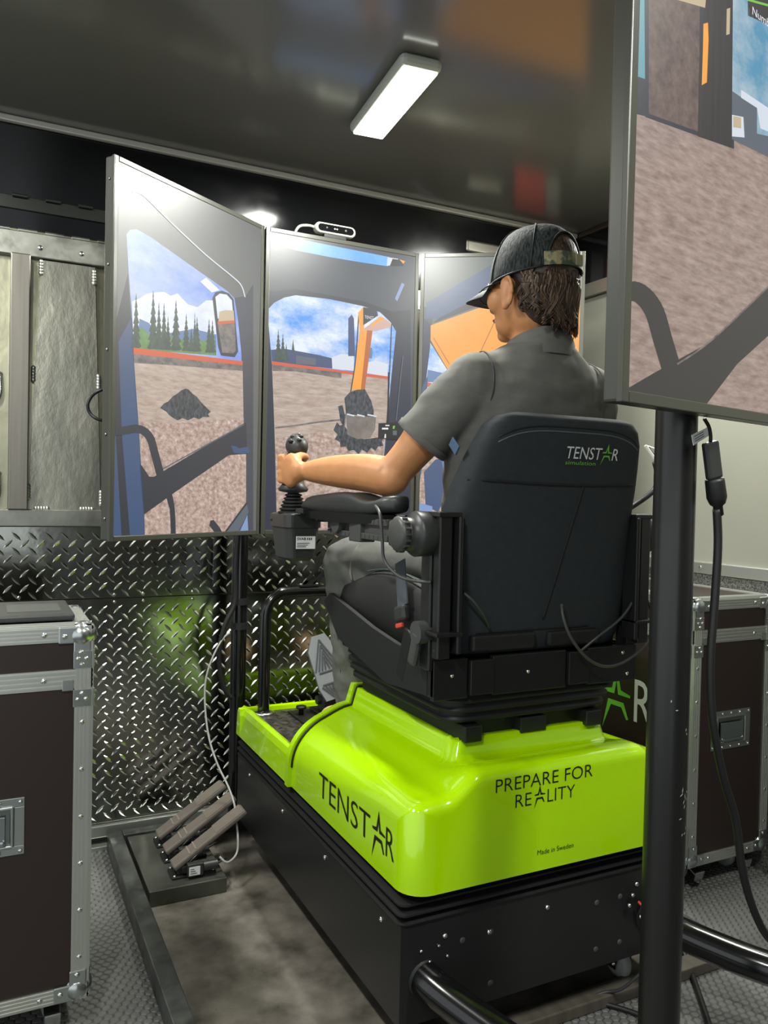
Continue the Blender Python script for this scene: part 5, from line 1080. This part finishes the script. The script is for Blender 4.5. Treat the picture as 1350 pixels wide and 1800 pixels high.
# hair: a shell under the cap and wavy locks down to the collar
hm = MB(); hm.ell(H(0, -.018, .028), (.080, .099, .088), RH, 0, 28, 18); hm.ell(H(0, -.042, -.030), (.066, .054, .075), RH, 0, 24, 16)
hair = hm.build('hair', M_hair, pe)
random.seed(21); lk = MB()
for c_ in range(110):                                         # clumps of strands that wave together
    a0 = math.radians(random.uniform(114, 248)); off = abs(math.degrees(a0)-180)/66; ph = random.uniform(0, 6.28); lay = random.random(); z0 = .012-.05*random.random()*(1-lay*.3)
    end = -.118+.050*off**2+random.uniform(-.004, .022); L = max(.03, z0-end); wv = random.uniform(.10, .24); fr_ = random.uniform(4.5, 7.5); flip = random.choice((0, 0, 1))*random.uniform(.05, .16)
    for s_i in range(15):
        da = random.gauss(0, .045); dr = random.uniform(-.004, .004); q = []; Ls = L*random.uniform(.85, 1.04)
        for k in range(9):
            f = k/8; aa = a0+da*(1-.45*f)+math.sin(ph+f*fr_)*wv*f**.7; sq = 1+.05*lay-.04*f-.12*f**2+flip*max(0, f-.68)*3+.035*math.sin(ph*1.7+f*fr_)*f
            q.append(H(math.sin(aa)*(.082*sq+dr), math.cos(aa)*(.100*sq+dr)-.008, z0-Ls*f))
        lk.tube(q, lambda f: .0027*(1-.65*f)+.0004, 4, spl=2)
for i in range(200):                                          # inside the opening of the cap
    a = math.radians(random.uniform(140, 220)); z0 = random.uniform(.085, .11); q = []
    for k in range(5):
        f = k/4; zz_ = z0-.075*f; aa = a+.25*math.sin(f*3+i)*f; s_ = math.sqrt(max(.05, 1-((zz_-.03)/.1)**2)); q.append(H(math.sin(aa)*.079*s_, -.016+math.cos(aa)*.099*s_, zz_))
    lk.tube(q, lambda f: .0026*(1-.6*f), 4, spl=2)
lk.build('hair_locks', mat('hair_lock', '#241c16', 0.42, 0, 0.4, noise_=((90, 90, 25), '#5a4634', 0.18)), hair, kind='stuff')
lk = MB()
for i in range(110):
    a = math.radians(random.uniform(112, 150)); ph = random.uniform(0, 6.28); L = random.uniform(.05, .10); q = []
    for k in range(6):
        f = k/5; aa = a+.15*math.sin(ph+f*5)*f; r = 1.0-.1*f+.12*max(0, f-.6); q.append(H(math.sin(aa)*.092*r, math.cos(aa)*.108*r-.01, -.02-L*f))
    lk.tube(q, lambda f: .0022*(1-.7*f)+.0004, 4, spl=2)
lk.build('light_brown_locks', mat('light_brown_hair', '#8a6a45', 0.4, 0, 0.5), hair, kind='stuff')  # lighter brown strands at one side of the head
# cap
M_capm = mat('black_cap_mesh', '#15181a', 0.8, 0, 0.2, noise_=((230, 230, 60), '#363d3d', 0.10), bump=((230, 230, 60), 1.0, 0.003)); M_capf = mat('black_cap_cloth', '#131616', 0.75)
def capp(a, e, g=0.0):
    """a: angle from the front, e: 0 rim .. 1 crown"""
    th = e*math.pi/2; c = math.cos(th)**.62; s_ = math.sin(th)**1.05
    return H(math.sin(a)*(.088+g)*c, math.cos(a)*(.109+g)*c-.010, -.004+.020*(1-math.cos(a))*.5*(1-e)+s_*(.127+g))
cp = MB(); na, ne = 72, 20; idx = {}
vs = [capp(2*math.pi*i/na, j/ne) for j in range(ne) for i in range(na)]; vs.append(H(0, -.010, .123)); fs = []; fm = []
for j in range(ne):
    for i in range(na):
        am = math.degrees(2*math.pi*(i+.5)/na); off = abs(am-180); hh = (j+.5)/ne
        if off < 40 and hh < .50*math.sqrt(max(0, 1-(off/40)**2)): continue
        f = [j*na+i, j*na+(i+1) % na, (j+1)*na+(i+1) % na, (j+1)*na+i] if j < ne-1 else [j*na+i, j*na+(i+1) % na, len(vs)-1]
        front = am < 58 or am > 302
        cp.add([vs[k] for k in f], [list(range(len(f)))], 1 if front else 0, True)
cpo = cp.build('cap', [M_capm, M_capf], pe)
b = bmesh.new(); b.from_mesh(cpo.data); bmesh.ops.remove_doubles(b, verts=b.verts[:], dist=.0004); bmesh.ops.recalc_face_normals(b, faces=b.faces[:]); b.to_mesh(cpo.data); b.free()
so_ = cpo.modifiers.new('thick', 'SOLIDIFY'); so_.thickness = .002; so_.offset = -1
br = MB(); A = []; Bq = []
for i in range(17):
    a = math.radians(-62+i*124/16); c = math.cos(a*.95); o = H(math.sin(a)*.088, math.cos(a)*.105-.006, -.006+.004*0); ti = max(0, math.cos(a*1.28)); e_ = H(math.sin(a)*(.088+.004*ti), math.cos(a)*.105-.006+.082*ti**.6, -.002-.020*abs(math.sin(a))**1.6-.004)
    A.append(o); Bq.append(e_)
Mid = [p.lerp(q, .5)+upv*.005 for p, q in zip(A, Bq)]
dn = upv*-.003
br.loft([A, Mid, Bq, [p+dn for p in Bq], [p+dn for p in Mid], [p+dn for p in A]], 0, True, False, False); br.build('brim', M_capf, cpo)
sp = MB(); rings = []
for i in range(13):
    a = math.radians(136+i*88/12); rings.append([capp(a, .0, .003), capp(a, .17, .003), capp(a, .17, .0055), capp(a, .0, .0055)])
sp.loft(rings, 0, False); sp.build('strap', mat('camo_strap', '#3d4a40', 0.6, noise_=(45, '#8a8560', 0.06)), cpo)
MB().obox(capp(math.radians(174), .085, .007), (.006, .020, .024), RH @ rot('Z', 84), .001).build('strap_end', mat('strap_tan', '#8b8666', 0.6), cpo)
MB().ell(H(0, -.010, .125), (.008, .008, .005), RH, 0, 12, 6).build('top_button', M_capf, cpo)
ar = MB(); q = []
for i in range(25):
    off = -40+80*i/24; q.append(capp(math.radians(180+off), .50*math.sqrt(max(0, 1-(off/40)**2)), .0015))
ar.tube(q, .0022, 6, spl=1); ar.build('opening_edge', M_capf, cpo)
q = [capp(2*math.pi*i/48, .0, .001) for i in range(49)]
MB().tube(q[:19], .0022, 6, spl=1).tube(q[30:], .0022, 6, spl=1).build('rim_band', M_capf, cpo)
for aa in (58, 120, 302, 240): MB().tube([capp(math.radians(aa+(10 if aa < 180 else -10)*e), e*.98, .0012) for e in [k/12 for k in range(13)]], .0014, 5, spl=1).build('panel_seam', M_capf, cpo)
# glasses
gl = MB()
for s in (-1, 1):
    c = H(s*.033, .106, -.010); q = [c+RH @ V(s*.0+.025*math.cos(t), -.004*abs(math.cos(t)), .017*math.sin(t)) for t in [2*math.pi*k/20 for k in range(21)]]
    gl.tube(q, .0015, 6, spl=1); gl.tube([H(s*.058, .102, -.004), H(s*.076, .06, -.002), H(s*.083, .0, -.002), H(s*.082, -.012, -.012)], .0016, 6)
gl.tube([H(-.008, .108, -.006), H(0, .111, -.002), H(.008, .108, -.006)], .0015, 6)
glo = gl.build('glasses', mat('black_wire_frame', '#101112', 0.3), pe)
